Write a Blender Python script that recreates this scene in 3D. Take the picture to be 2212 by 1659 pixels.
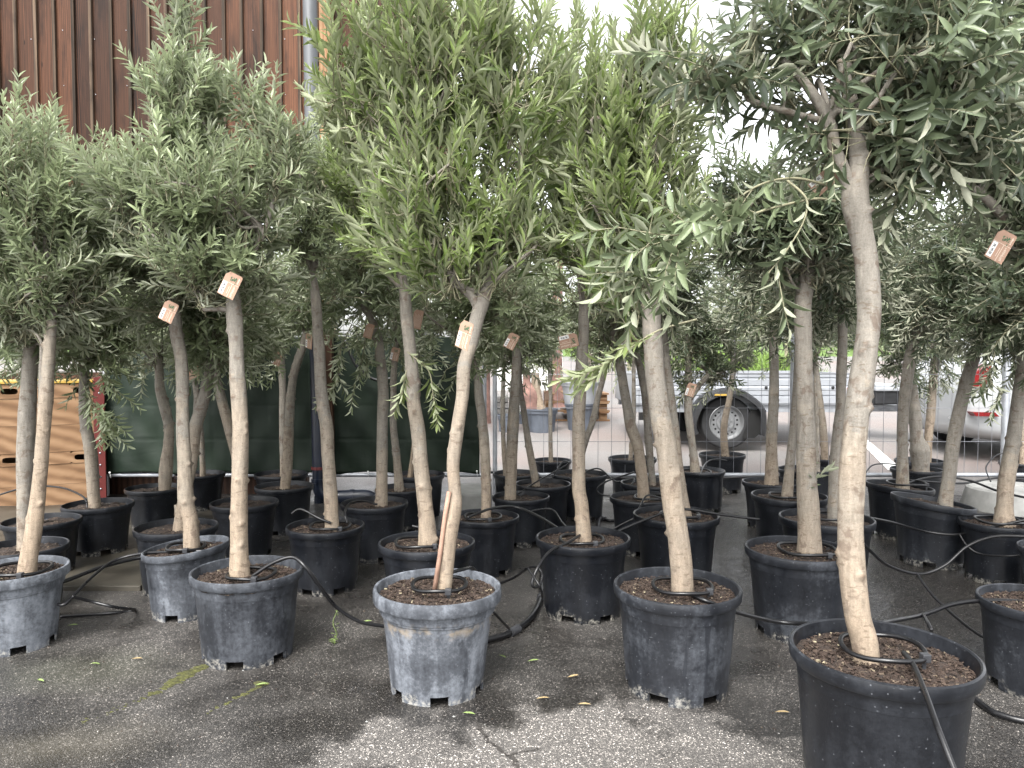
import bpy, bmesh, math, random
import numpy as np
from mathutils import Vector, Matrix

random.seed(7)
for o in list(bpy.data.objects): bpy.data.objects.remove(o)
SC = bpy.context.scene
COL = SC.collection
R = math.radians

# ------------------------------------------------------------------ camera
F = 1609.0; UC = 1106.0; VC = 829.5; PITCH = math.atan((VC-770.0)/F); CAMZ = 1.3
cam_d = bpy.data.cameras.new('camera'); cam = bpy.data.objects.new('camera', cam_d); COL.objects.link(cam)
cam.location = (0, 0, CAMZ); cam.rotation_euler = (math.pi/2-PITCH, 0, 0)
cam_d.sensor_width = 36; cam_d.lens = 36*F/2212.0; cam_d.clip_start = 0.05; cam_d.clip_end = 800
SC.camera = cam

# ------------------------------------------------------------------ light
SUN_EL, SUN_ROT = 52, 200          # soft light from behind and left of the camera
w = bpy.data.worlds.new('World'); SC.world = w; w.use_nodes = True
nt = w.node_tree; nt.nodes.clear()
sky = nt.nodes.new('ShaderNodeTexSky'); sky.sky_type = 'NISHITA'; sky.sun_disc = False
sky.sun_elevation = R(SUN_EL); sky.sun_rotation = R(SUN_ROT); sky.air_density = 1.0; sky.dust_density = 4.0; sky.ozone_density = 1.0
hs = nt.nodes.new('ShaderNodeHueSaturation'); hs.inputs['Saturation'].default_value = 0.12
bg = nt.nodes.new('ShaderNodeBackground'); bg.inputs['Strength'].default_value = 0.15
wo = nt.nodes.new('ShaderNodeOutputWorld')
nt.links.new(sky.outputs[0], hs.inputs['Color']); nt.links.new(hs.outputs[0], bg.inputs[0]); nt.links.new(bg.outputs[0], wo.inputs[0])
sl = bpy.data.lights.new('sun', 'SUN'); sl.energy = 0.9; sl.angle = R(22); sl.color = (1, 0.97, 0.92)
sun = bpy.data.objects.new('sun', sl); COL.objects.link(sun)
az = R(SUN_ROT); el = R(SUN_EL)
sd = Vector((math.sin(az)*math.cos(el), math.cos(az)*math.cos(el), math.sin(el)))
sun.rotation_euler = sd.to_track_quat('Z', 'Y').to_euler(); sun.location = (0, -5, 8)
SC.view_settings.view_transform = 'Standard'; SC.view_settings.look = 'None'
SC.view_settings.gamma = 1; SC.view_settings.exposure = 2.08
SC.view_settings.use_curve_mapping = False
SC.render.engine = 'CYCLES'
SC.cycles.max_bounces = 8; SC.cycles.diffuse_bounces = 4; SC.cycles.transmission_bounces = 6; SC.cycles.transparent_max_bounces = 8

# ------------------------------------------------------------------ survey helpers
FW = Vector((0, math.cos(PITCH), -math.sin(PITCH))); UP = Vector((0, math.sin(PITCH), math.cos(PITCH))); RT = Vector((1, 0, 0))
def P(u, v, s):
    """place seen at (u, v) where one metre spans s units"""
    d = F/s
    return Vector((0, 0, CAMZ)) + d*(RT*((u-UC)/F) + FW - UP*((v-VC)/F))
def G(u, v, z=0.0):
    r = RT*((u-UC)/F) + FW - UP*((v-VC)/F)
    return Vector((0, 0, CAMZ)) + r*((z-CAMZ)/r.z)
def ground_z(y):
    if y < 7.1: return 0.0
    if y < 9.2: return 0.13*(y-7.1)/2.1
    return min(0.13+(y-9.2)*0.064, 1.24)

# ------------------------------------------------------------------ object helpers
def link(o, parent=None):
    COL.objects.link(o)
    if parent is not None: o.parent = parent
    return o
def tag(o, label=None, cat=None, group=None, kind=None):
    if label: o['label'] = label
    if cat: o['category'] = cat
    if group: o['group'] = group
    if kind: o['kind'] = kind
    return o
def empty(name, loc, rz=0.0):
    o = bpy.data.objects.new(name, None); o.location = loc; o.rotation_euler = (0, 0, rz); o.empty_display_size = 0.1
    return link(o)
class MB:
    """collects shapes and links them as one mesh; world points are shifted by the parent's origin"""
    def __init__(s): s.v = []; s.f = []; s.m = []
    def add(s, v, f, mi=0):
        b = len(s.v); s.v.extend([tuple(p) for p in v]); s.f.extend([tuple(i+b for i in q) for q in f]); s.m.extend([mi]*len(f)); return s
    def box(s, x0, x1, y0, y1, z0, z1, mat=None, mi=0, bev=0.0):
        bm = bmesh.new(); bmesh.ops.create_cube(bm, size=1)
        for v in bm.verts: v.co = Vector((x0+(v.co.x+.5)*(x1-x0), y0+(v.co.y+.5)*(y1-y0), z0+(v.co.z+.5)*(z1-z0)))
        if bev > 0: bmesh.ops.bevel(bm, geom=bm.edges[:]+bm.verts[:], offset=bev, segments=2, affect='EDGES', profile=.6)
        bm.verts.index_update()
        vs = [(mat @ v.co) if mat else v.co.copy() for v in bm.verts]
        s.add(vs, [[v.index for v in f.verts] for f in bm.faces], mi); bm.free(); return s
    def tube(s, pts, rad, n=8, mi=0, caps=True, closed=False):
        pts = [Vector(p) for p in pts]; N = len(pts)
        if not hasattr(rad, '__len__'): rad = [rad]*N
        vs = []; ref = None
        for i, p in enumerate(pts):
            if closed: t = pts[(i+1) % N]-pts[i-1]
            else: t = pts[min(i+1, N-1)]-pts[max(i-1, 0)]
            t.normalize()
            if ref is None: ref = t.orthogonal().normalized()
            ref = (ref - t*ref.dot(t)).normalized(); b = t.cross(ref)
            for k in range(n):
                a = 2*math.pi*k/n; vs.append(p + (ref*math.cos(a)+b*math.sin(a))*rad[i])
        fs = []
        for i in range(N if closed else N-1):
            j = (i+1) % N
            for k in range(n): fs.append((i*n+k, i*n+(k+1) % n, j*n+(k+1) % n, j*n+k))
        if caps and not closed: fs.append(tuple(range(n))[::-1]); fs.append(tuple((N-1)*n+k for k in range(n)))
        return s.add(vs, fs, mi)
    def lathe(s, prof, n=40, mi=0, mat=None, squash=(1, 1)):
        vs = []; fs = []
        for (r, z) in prof:
            for k in range(n):
                a = 2*math.pi*k/n; p = Vector((r*math.cos(a)*squash[0], r*math.sin(a)*squash[1], z)); vs.append(mat @ p if mat else p)
        for i in range(len(prof)-1):
            for k in range(n): fs.append((i*n+k, i*n+(k+1) % n, (i+1)*n+(k+1) % n, (i+1)*n+k))
        return s.add(vs, fs, mi)
    def disc(s, c, r, n=24, mi=0, mat=None):
        vs = [Vector((c[0]+r*math.cos(2*math.pi*k/n), c[1]+r*math.sin(2*math.pi*k/n), c[2])) for k in range(n)]
        return s.add([mat @ p if mat else p for p in vs], [tuple(range(n))], mi)
    def build(s, name, mats, parent=None, smooth=False, auto=None):
        me = bpy.data.meshes.new(name); org = parent_loc(parent)
        inv = org.inverted() if org is not None else None
        vv = [tuple(inv @ Vector(p)) for p in s.v] if inv is not None else s.v
        me.from_pydata(vv, [], s.f)
        if not isinstance(mats, (list, tuple)): mats = [mats]
        for m in mats: me.materials.append(m)
        if len(mats) > 1: me.polygons.foreach_set('material_index', s.m)
        if smooth: me.polygons.foreach_set('use_smooth', [True]*len(me.polygons))
        me.validate(); me.update()
        if auto: me.set_sharp_from_angle(angle=R(auto))
        return link(bpy.data.objects.new(name, me), parent)
def parent_loc(p):
    """world matrix of a parent chain built here (all local transforms)"""
    if p is None: return None
    m = Matrix.LocRotScale(p.location, p.rotation_euler, p.scale)
    return (parent_loc(p.parent) @ m) if p.parent else m
def catmull(pts, per=8):
    pts = [Vector(p) for p in pts]
    if len(pts) < 3: per = max(per, 2)
    out = []
    for i in range(len(pts)-1):
        p0 = pts[max(i-1, 0)]; p1 = pts[i]; p2 = pts[i+1]; p3 = pts[min(i+2, len(pts)-1)]
        for k in range(per):
            t = k/per
            out.append(0.5*((2*p1)+(p2-p0)*t+(2*p0-5*p1+4*p2-p3)*t*t+(3*p1-p0-3*p2+p3)*t**3))
    out.append(pts[-1]); return out

# ------------------------------------------------------------------ materials
class NT:
    def __init__(s, name):
        s.m = bpy.data.materials.new(name); s.m.use_nodes = True; s.t = s.m.node_tree; s.b = s.t.nodes['Principled BSDF']; s.o = s.t.nodes['Material Output']
    def n(s, typ, **kw):
        x = s.t.nodes.new(typ)
        for k, v in kw.items(): setattr(x, k, v)
        return x
    def l(s, a, b): s.t.links.new(a, b)
    def coord(s, out='Object', scale=(1, 1, 1)):
        tc = s.n('ShaderNodeTexCoord'); mp = s.n('ShaderNodeMapping'); mp.inputs['Scale'].default_value = scale
        s.l(tc.outputs[out], mp.inputs[0]); return mp.outputs[0]
    def pos(s, scale=(1, 1, 1)):
        g = s.n('ShaderNodeNewGeometry'); mp = s.n('ShaderNodeMapping'); mp.inputs['Scale'].default_value = scale
        s.l(g.outputs['Position'], mp.inputs[0]); return mp.outputs[0]
    def noise(s, c, scale, detail=4, rough=.55, dist=0.0):
        x = s.n('ShaderNodeTexNoise'); x.inputs['Scale'].default_value = scale; x.inputs['Detail'].default_value = detail
        x.inputs['Roughness'].default_value = rough; x.inputs['Distortion'].default_value = dist; s.l(c, x.inputs['Vector']); return x.outputs['Fac']
    def ramp(s, f, stops, interp='LINEAR'):
        x = s.n('ShaderNodeValToRGB'); cr = x.color_ramp; cr.interpolation = interp
        while len(cr.elements) < len(stops): cr.elements.new(.5)
        for e, (p, c) in zip(cr.elements, stops):
            e.position = p; e.color = (c, c, c, 1) if not hasattr(c, '__len__') else (*c, 1)
        s.l(f, x.inputs[0]); return x.outputs[0]
    def mix(s, f, a, b, mode='MIX'):
        x = s.n('ShaderNodeMix', data_type='RGBA', blend_type=mode)
        for si, val in ((0, f), (6, a), (7, b)):
            sock = x.inputs[si]
            if isinstance(val, (int, float)): sock.default_value = val if si == 0 else (val, val, val, 1)
            elif isinstance(val, tuple): sock.default_value = (*val, 1)
            else: s.l(val, sock)
        return x.outputs[2]
    def math(s, op, a, b=None, clamp=False):
        x = s.n('ShaderNodeMath', operation=op, use_clamp=clamp)
        for i, v in enumerate((a, b)):
            if v is None: continue
            if isinstance(v, (int, float)): x.inputs[i].default_value = v
            else: s.l(v, x.inputs[i])
        return x.outputs[0]
    def bump(s, h, strength=.3, dist=.01, prev=None):
        x = s.n('ShaderNodeBump'); x.inputs['Strength'].default_value = strength; x.inputs['Distance'].default_value = dist
        s.l(h, x.inputs['Height'])
        if prev is not None: s.l(prev, x.inputs['Normal'])
        return x.outputs[0]
    def done(s, col=None, rough=None, bump=None, metal=None, spec=None):
        def put(k, v):
            if v is None: return
            if isinstance(v, (int, float)): s.b.inputs[k].default_value = v
            elif isinstance(v, tuple): s.b.inputs[k].default_value = (*v, 1)
            else: s.l(v, s.b.inputs[k])
        put('Base Color', col); put('Roughness', rough); put('Normal', bump); put('Metallic', metal); put('Specular IOR Level', spec)
        return s.m
def attr(t, name, typ='GEOMETRY'):
    a = t.n('ShaderNodeAttribute', attribute_type=typ, attribute_name=name); return a.outputs['Fac']
def simple(name, col, rough=.6, metal=0.0, var=.15, scale=8, bump=.1):
    t = NT(name); c = t.coord(); n = t.noise(c, scale, 5)
    k = t.ramp(n, [(.3, tuple(x*(1-var) for x in col)), (.7, tuple(min(1, x*(1+var)) for x in col))])
    return t.done(k, t.ramp(n, [(.3, max(.02, rough-.08)), (.7, rough+.08)]), t.bump(t.noise(c, scale*6, 3), bump, .004), metal)

def mat_asphalt():
    t = NT('asphalt'); p = t.pos()
    vo = t.n('ShaderNodeTexVoronoi', feature='F1'); vo.inputs['Scale'].default_value = 215; vo.inputs['Randomness'].default_value = 1; t.l(p, vo.inputs['Vector'])
    vo2 = t.n('ShaderNodeTexVoronoi', feature='F1'); vo2.inputs['Scale'].default_value = 330; t.l(p, vo2.inputs['Vector'])
    sep = t.n('ShaderNodeSeparateColor'); t.l(vo.outputs['Color'], sep.inputs[0])
    sep2 = t.n('ShaderNodeSeparateColor'); t.l(vo2.outputs['Color'], sep2.inputs[0])
    stone = t.ramp(sep.outputs[0], [(0, .6), (.5, .8), (.74, 1.0), (.88, 1.6), (.95, 3.2), (1, 5.0)])
    gap = t.ramp(vo.outputs['Distance'], [(.25, 1.0), (.55, .45)])
    fine = t.ramp(sep2.outputs[1], [(0, .6), (.7, 1.0), (.93, 1.3), (1, 3.2)])
    # dry patch: a broad irregular island in front of the middle pots
    big = t.noise(p, .8, 3, .6); med = t.noise(p, 3.2, 5, .6)
    def island(cx, cy, sx, sy, grow=1.0):
        mp = t.n('ShaderNodeMapping'); mp.inputs['Location'].default_value = (-cx/sx, -cy/sy, 0); mp.inputs['Scale'].default_value = (1/sx, 1/sy, 0)
        t.l(p, mp.inputs[0]); ln = t.n('ShaderNodeVectorMath', operation='LENGTH'); t.l(mp.outputs[0], ln.inputs[0])
        return t.math('SUBTRACT', grow, ln.outputs['Value'])
    d1 = island(.22, 1.95, 1.55, 1.25); d1 = t.math('ADD', d1, t.math('MULTIPLY', t.math('SUBTRACT', med, .5), 1.1))
    dry1 = t.ramp(d1, [(.30, 0), (.46, 1)])
    spy = t.n('ShaderNodeSeparateXYZ'); t.l(p, spy.inputs[0])
    far = t.ramp(t.math('MULTIPLY', t.math('SUBTRACT', spy.outputs['Y'], 6.9), .8), [(0, 0), (1, 1)])
    wl = t.math('ADD', t.math('MULTIPLY', big, .6), t.math('MULTIPLY', med, .4))
    half = t.ramp(wl, [(.42, .03), (.62, .42)])
    aisle = t.ramp(t.math('ADD', island(2.0, 4.6, 1.25, 1.9), t.math('MULTIPLY', t.math('SUBTRACT', med, .5), .8)), [(.05, 0), (.45, 1)])
    half = t.math('MULTIPLY', half, t.math('SUBTRACT', 1.0, aisle))
    dry = t.math('MAXIMUM', t.math('MAXIMUM', dry1, half), t.math('MULTIPLY', far, .8))
    base = t.mix(dry, (.034, .031, .028), (.155, .142, .129))
    c = t.mix(1.0, base, stone, 'MULTIPLY'); c = t.mix(1.0, c, t.ramp(t.noise(p, 1.1, 5, .65, .5), [(.3, .62), (.7, 1.45)]), 'MULTIPLY'); c = t.mix(1.0, c, gap, 'MULTIPLY'); c = t.mix(1.0, c, fine, 'MULTIPLY')
    # reddish brown bloom on the yard behind the fence
    red = t.math('MULTIPLY', t.ramp(t.noise(p, .55, 4), [(.45, 0), (.62, 1)]), far)
    c = t.mix(t.math('MULTIPLY', far, .75), c, (.20, .188, .181)); c = t.mix(t.math('MULTIPLY', red, .35), c, (.20, .125, .10))
    # algae and moss on the left, and a brownish film
    m1 = t.math('ADD', island(-1.75, 3.05, .75, .35), t.math('MULTIPLY', t.math('SUBTRACT', med, .5), 1.3))
    c = t.mix(t.math('MULTIPLY', t.ramp(m1, [(.2, 0), (.9, 1)]), .22), c, (.045, .052, .022))
    m2 = t.math('ADD', island(-1.55, 2.42, .6, .28), t.math('MULTIPLY', t.math('SUBTRACT', med, .5), 1.4))
    c = t.mix(t.math('MULTIPLY', t.ramp(m2, [(.2, 0), (.9, 1)]), .22), c, (.080, .066, .034))
    rr = t.ramp(t.noise(p, 1.6, 4), [(.35, .16), (.65, .5)])
    rough = t.mix(dry, t.mix(aisle, rr, .17), .82)
    h = t.math('ADD', t.math('MULTIPLY', t.ramp(vo.outputs['Distance'], [(0, 1), (.6, 0)]), 1.0), t.math('MULTIPLY', sep.outputs[1], .5))
    b = t.bump(h, .55, .004); b = t.bump(t.noise(p, 6, 3), .25, .02, b)
    return t.done(c, rough, b, spec=.75)
def mat_pot():
    t = NT('pot_plastic'); c = t.coord(); dust = attr(t, 'dust', 'OBJECT'); rnd = t.n('ShaderNodeObjectInfo').outputs['Random']
    ad = t.n('ShaderNodeVectorMath', operation='ADD'); cmb = t.n('ShaderNodeCombineXYZ')
    for i in range(3): t.l(t.math('MULTIPLY', rnd, 37.0+i*11), cmb.inputs[i])
    t.l(c, ad.inputs[0]); t.l(cmb.outputs[0], ad.inputs[1]); cc = ad.outputs[0]
    n1 = t.noise(cc, 5, 5, .6, .4); n2 = t.noise(cc, 60, 4, .7)
    st = t.n('ShaderNodeMapping'); st.inputs['Scale'].default_value = (22, 22, 2.2); t.l(cc, st.inputs[0]); n3 = t.noise(st.outputs[0], 1, 4, .6)
    f = t.math('ADD', t.math('MULTIPLY', n1, .55), t.math('ADD', t.math('MULTIPLY', n2, .3), t.math('MULTIPLY', n3, .28)))
    f = t.math('ADD', t.math('MULTIPLY', t.math('SUBTRACT', f, .56), 2.1), dust, True)
    col = t.ramp(f, [(0, (.0065, .0075, .010)), (.38, (.016, .018, .0225)), (.7, (.060, .066, .077)), (1, (.175, .19, .215))])
    # wiped and dripped dark patches
    wp = t.ramp(t.noise(st.outputs[0], .55, 5, .6, .8), [(.60, 0), (.645, 1)])
    wp = t.math('MULTIPLY', wp, t.ramp(n1, [(.45, 0), (.55, 1)]))
    col = t.mix(t.math('MULTIPLY', wp, .75), col, (.014, .016, .021))
    # scuffs: thin pale scratches
    sm = t.n('ShaderNodeMapping'); sm.inputs['Scale'].default_value = (30, 30, 160); sm.inputs['Rotation'].default_value = (.2, .4, 0); t.l(cc, sm.inputs[0])
    sc_ = t.math('MULTIPLY', t.ramp(t.noise(sm.outputs[0], 1, 3), [(.70, 0), (.74, 1)]), .35)
    col = t.mix(sc_, col, (.17, .18, .2))
    # lime and dirt crust near the foot, tidemark under the rim of dusty pots
    xyz = t.n('ShaderNodeSeparateXYZ'); t.l(c, xyz.inputs[0]); z = xyz.outputs['Z']
    foot = t.math('ADD', t.math('SUBTRACT', .030, z), t.math('MULTIPLY', t.math('SUBTRACT', t.noise(cc, 8, 4), .5), .22))
    lime = t.math('MULTIPLY', t.ramp(t.math('MULTIPLY', foot, 30), [(0, 0), (.6, 1)]), t.ramp(n2, [(.46, 0), (.62, .6)]))
    col = t.mix(lime, col, t.mix(n1, (.30, .27, .21), (.42, .41, .38)))
    ta = attr(t, 'tide', 'OBJECT')
    band = t.math('SUBTRACT', z, ta); band = t.math('ADD', band, t.math('MULTIPLY', t.math('SUBTRACT', n3, .5), .07))
    tide = t.math('MULTIPLY', t.ramp(t.math('MULTIPLY', band, 9), [(0, 0), (.3, 1), (.6, 0)]), t.ramp(t.noise(cc, 26, 4), [(.45, 0), (.62, .45)]))
    col = t.mix(tide, col, (.33, .25, .15))
    sp = t.n('ShaderNodeTexVoronoi'); sp.inputs['Scale'].default_value = 42; t.l(cc, sp.inputs['Vector'])
    col = t.mix(t.math('MULTIPLY', t.ramp(sp.outputs['Distance'], [(.07, 1), (.12, 0)]), .35), col, (.2, .21, .23))
    return t.done(col, t.ramp(f, [(0, .30), (1, .75)]), t.bump(n2, .12, .003, t.bump(n1, .15, .01)), spec=.42)
def mat_bark():
    t = NT('olive_bark'); c = t.coord(); rnd = t.n('ShaderNodeObjectInfo').outputs['Random']; grey = attr(t, 'grey', 'OBJECT')
    ad = t.n('ShaderNodeVectorMath', operation='ADD'); cmb = t.n('ShaderNodeCombineXYZ')
    for i in range(3): t.l(t.math('MULTIPLY', rnd, 19.0+i*7), cmb.inputs[i])
    t.l(c, ad.inputs[0]); t.l(cmb.outputs[0], ad.inputs[1]); cc = ad.outputs[0]
    xyz = t.n('ShaderNodeSeparateXYZ'); t.l(c, xyz.inputs[0])
    n1 = t.noise(cc, 4, 5, .6)
    g = t.math('ADD', t.math('ADD', t.math('MULTIPLY', xyz.outputs['Z'], .55), t.math('MULTIPLY', n1, .7)), grey)
    col = t.ramp(g, [(.40, (.262, .203, .146)), (.75, (.244, .198, .151)), (1.10, (.222, .194, .158)), (1.6, (.200, .182, .156))])
    vs = t.n('ShaderNodeMapping'); vs.inputs['Scale'].default_value = (70, 70, 14); t.l(cc, vs.inputs[0]); grain = t.noise(vs.outputs[0], 1, 4, .6)
    col = t.mix(.5, col, t.ramp(grain, [(.3, .55), (.7, 1.35)]), 'MULTIPLY')
    hz = t.n('ShaderNodeMapping'); hz.inputs['Scale'].default_value = (9, 9, 75); t.l(cc, hz.inputs[0]); ring = t.noise(hz.outputs[0], 1, 2, .5)
    col = t.mix(.16, col, t.ramp(ring, [(.34, .55), (.5, 1.05)]), 'MULTIPLY')
    blot = t.noise(cc, 17, 5, .6, .5)
    fg = t.noise(cc, 190, 3, .7); col = t.mix(.5, col, t.ramp(fg, [(.3, .6), (.7, 1.35)]), 'MULTIPLY')
    lm = t.n('ShaderNodeMapping'); lm.inputs['Scale'].default_value = (26, 26, 85); t.l(cc, lm.inputs[0]); lt = t.noise(lm.outputs[0], 1, 2, .5, .4)
    col = t.mix(t.ramp(lt, [(.625, 0), (.67, .65)]), col, (.12, .09, .065))
    col = t.mix(t.ramp(blot, [(.575, 0), (.64, .7)]), col, (.115, .085, .065))
    pale = t.noise(cc, 9, 5, .6, .3)
    col = t.mix(t.ramp(pale, [(.55, 0), (.72, .45)]), col, (.34, .30, .24))
    kn = attr(t, 'knot'); col = t.mix(t.math('MULTIPLY', kn, .85), col, (.085, .052, .034))
    b = t.bump(grain, .6, .005, t.bump(ring, .22, .005)); b = t.bump(t.noise(cc, 130, 3), .25, .002, b)
    return t.done(col, .78, b, spec=.25)
def mat_leaf(name, old, mid, young, back, trans=.22, rough=.29):
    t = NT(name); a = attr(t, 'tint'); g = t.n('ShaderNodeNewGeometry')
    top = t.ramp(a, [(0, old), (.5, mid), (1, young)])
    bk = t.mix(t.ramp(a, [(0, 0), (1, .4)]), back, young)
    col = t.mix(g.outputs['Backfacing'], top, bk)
    t.l(col, t.b.inputs['Base Color']); t.l(t.math('ADD', t.math('MULTIPLY', g.outputs['Backfacing'], .3), rough), t.b.inputs['Roughness']); t.b.inputs['Specular IOR Level'].default_value = .36
    tr = t.n('ShaderNodeBsdfTranslucent'); tc = t.mix(.6, top, young); t.l(tc, tr.inputs[0])
    mx = t.n('ShaderNodeMixShader'); mx.inputs[0].default_value = trans
    t.l(t.b.outputs[0], mx.inputs[1]); t.l(tr.outputs[0], mx.inputs[2]); t.l(mx.outputs[0], t.o.inputs[0])
    return t.m
def mat_wood(name, cols, vert=True, scale=1.0, rough=.6, var=True):
    t = NT(name); c = t.coord(); rnd = t.n('ShaderNodeObjectInfo').outputs['Random']
    ad = t.n('ShaderNodeVectorMath', operation='ADD'); cmb = t.n('ShaderNodeCombineXYZ')
    for i in range(3): t.l(t.math('MULTIPLY', rnd, 31.0+i*17), cmb.inputs[i])
    t.l(c, ad.inputs[0]); t.l(cmb.outputs[0], ad.inputs[1]); cc = ad.outputs[0]
    mp = t.n('ShaderNodeMapping'); mp.inputs['Scale'].default_value = (16*scale, 16*scale, 1.1*scale) if vert else (1.1*scale, 16*scale, 16*scale); t.l(cc, mp.inputs[0])
    n = t.noise(mp.outputs[0], 1, 5, .65, .9)
    wv = t.n('ShaderNodeTexWave', wave_type='RINGS', rings_direction='SPHERICAL'); wv.inputs['Scale'].default_value = 1.3; wv.inputs['Distortion'].default_value = 5; wv.inputs['Detail'].default_value = 3
    m2 = t.n('ShaderNodeMapping'); m2.inputs['Scale'].default_value = (8*scale, 8*scale, .55*scale) if vert else (.55*scale, 8*scale, 8*scale); t.l(cc, m2.inputs[0]); t.l(m2.outputs[0], wv.inputs[0])
    f = t.math('ADD', t.math('MULTIPLY', n, .6), t.math('MULTIPLY', wv.outputs['Fac'], .4))
    col = t.ramp(f, [(.25, cols[0]), (.5, cols[1]), (.75, cols[2])])
    if var:
        col = t.mix(1.0, col, t.ramp(rnd, [(0, .45), (.5, .95), (1, 1.5)]), 'MULTIPLY')
        bl = t.noise(cc, 1.7, 4, .6); col = t.mix(t.ramp(bl, [(.5, 0), (.72, .75)]), col, tuple(x*.3 for x in cols[0]))
    kv = t.n('ShaderNodeTexVoronoi'); kv.inputs['Scale'].default_value = 2.2; t.l(cc, kv.inputs['Vector'])
    col = t.mix(t.ramp(kv.outputs['Distance'], [(.04, .9), (.09, 0)]), col, tuple(x*.35 for x in cols[0]))
    return t.done(col, rough, t.bump(f, .3, .004), spec=.15)

M = {}
M['asphalt'] = mat_asphalt(); M['pot'] = mat_pot(); M['bark'] = mat_bark()
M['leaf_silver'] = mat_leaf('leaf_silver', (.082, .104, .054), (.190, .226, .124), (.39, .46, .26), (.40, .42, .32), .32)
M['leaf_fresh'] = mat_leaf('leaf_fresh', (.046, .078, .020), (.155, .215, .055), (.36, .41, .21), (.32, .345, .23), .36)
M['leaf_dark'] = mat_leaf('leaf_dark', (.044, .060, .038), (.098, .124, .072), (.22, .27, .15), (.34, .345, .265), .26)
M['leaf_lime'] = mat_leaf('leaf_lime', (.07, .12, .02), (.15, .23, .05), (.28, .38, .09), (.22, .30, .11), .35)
M['twig'] = simple('twig', (.20, .19, .12), .7, 0, .3, 30)
def mat_soil():
    t = NT('soil'); c = t.pos(); n = t.noise(c, 45, 5, .7); v = t.n('ShaderNodeTexVoronoi'); v.inputs['Scale'].default_value = 120; t.l(c, v.inputs['Vector'])
    sep = t.n('ShaderNodeSeparateColor'); t.l(v.outputs['Color'], sep.inputs[0])
    col = t.ramp(n, [(.3, (.011, .0075, .0055)), (.55, (.030, .019, .0135)), (.75, (.058, .038, .027))])
    col = t.mix(t.ramp(sep.outputs[0], [(.94, 0), (.97, .5)]), col, (.20, .15, .10))
    return t.done(col, .9, t.bump(n, .8, .012, t.bump(v.outputs['Distance'], .6, .006)))
M['soil'] = mat_soil()
def mat_chip():
    t = NT('bark_chip'); g = t.n('ShaderNodeNewGeometry'); c = t.ramp(g.outputs['Random Per Island'], [(0, (.03, .017, .011)), (.65, (.032, .020, .014)), (.90, (.060, .040, .028)), (.975, (.13, .10, .07)), (1, (.30, .26, .17))])
    return t.done(c, .85)
M['chip'] = mat_chip()
M['hose'] = simple('black_hose', (.006, .006, .007), .33, 0, .2, 20, .05)
M['hose_grey'] = simple('hose_fitting', (.035, .036, .04), .4, 0, .2, 20, .05)
M['galv'] = simple('galvanised_steel', (.34, .355, .38), .42, .55, .18, 14, .1)
M['wire'] = simple('fence_wire', (.20, .205, .225), .5, .5, .15, 20, .05)
M['tarp'] = None
def mat_tarp():
    t = NT('green_tarpaulin'); c = t.coord(); n = t.noise(c, 2.0, 5, .6, .6); wv = t.noise(t.coord(scale=(400, 400, 400)), 1, 1)
    col = t.ramp(n, [(.3, (.0045, .010, .006)), (.7, (.010, .019, .011))])
    m = t.n('ShaderNodeMapping'); m.inputs['Rotation'].default_value = (0, .75, 0); m.inputs['Scale'].default_value = (3, 3, 9); t.l(c, m.inputs[0])
    return t.done(col, .62, t.bump(t.noise(m.outputs[0], 1, 3, .5, .6), .22, .02, t.bump(wv, .1, .001)), spec=.25)
M['tarp'] = mat_tarp()
M['navy_pipe'] = simple('navy_plastic_pipe', (.006, .010, .022), .35, 0, .2, 9, .08)
M['red_seal'] = simple('red_seal', (.10, .012, .012), .5)
M['grey_metal'] = simple('grey_downpipe', (.085, .09, .095), .45, .2, .12, 9, .08)
M['cladding'] = mat_wood('stained_cladding', ((.012, .006, .0035), (.060, .024, .012), (.125, .054, .027)), True, 1.0, .55)
M['batten'] = mat_wood('grey_brown_batten', ((.03, .022, .016), (.055, .038, .026), (.09, .062, .042)), True, 1.0, .7)
M['orange_wood'] = mat_wood('orange_timber', ((.30, .15, .07), (.42, .24, .12), (.5, .32, .18)), True, 1.0, .6)
M['dark_wood'] = mat_wood('dark_timber', ((.018, .010, .007), (.035, .018, .012), (.055, .028, .018)), True, 1.0, .6)
M['brown_post'] = mat_wood('brown_post', ((.035, .018, .012), (.07, .036, .022), (.11, .06, .035)), True, 1.0, .6)
M['larch'] = mat_wood('larch_board', ((.13, .074, .040), (.20, .118, .065), (.255, .16, .092)), False, .35, .55, False)
M['red_steel'] = simple('red_painted_steel', (.085, .007, .005), .55, 0, .12, 9, .06)
M['yellow'] = simple('yellow_paint', (.36, .23, .04), .5)
M['concrete'] = simple('concrete', (.21, .21, .20), .85, 0, .25, 7, .5)
M['wet_concrete'] = simple('wet_concrete', (.045, .040, .031), .45, 0, .55, 2.6, .35)
M['dark'] = simple('dark_void', (.006, .006, .006), .9)
M['black_plastic'] = simple('black_plastic', (.012, .0125, .014), .5, 0, .3, 12, .2)
M['tyre'] = simple('tyre_rubber', (.016, .0165, .018), .75, 0, .3, 14, .3)
M['silver'] = simple('silver_wheel_paint', (.24, .245, .25), .35, .5, .06, 9, .05)
M['alu'] = simple('aluminium_panel', (.33, .345, .37), .38, .35, .07, 5, .05)
M['grey_lid'] = simple('light_grey_lid', (.26, .27, .285), .45)
M['white'] = simple('white_paint', (.75, .75, .73), .6, 0, .12, 20, .1)
M['blue'] = simple('blue_sticker', (.03, .12, .42), .4)
M['orange'] = simple('orange_reflector', (.8, .16, .02), .3)
M['red_lens'] = simple('red_lens', (.16, .004, .004), .15)
M['car'] = simple('pale_silver_paint', (.36, .37, .375), .22, .25, .02, 3, .0)
M['glass'] = simple('dark_window', (.02, .022, .025), .08)
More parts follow.
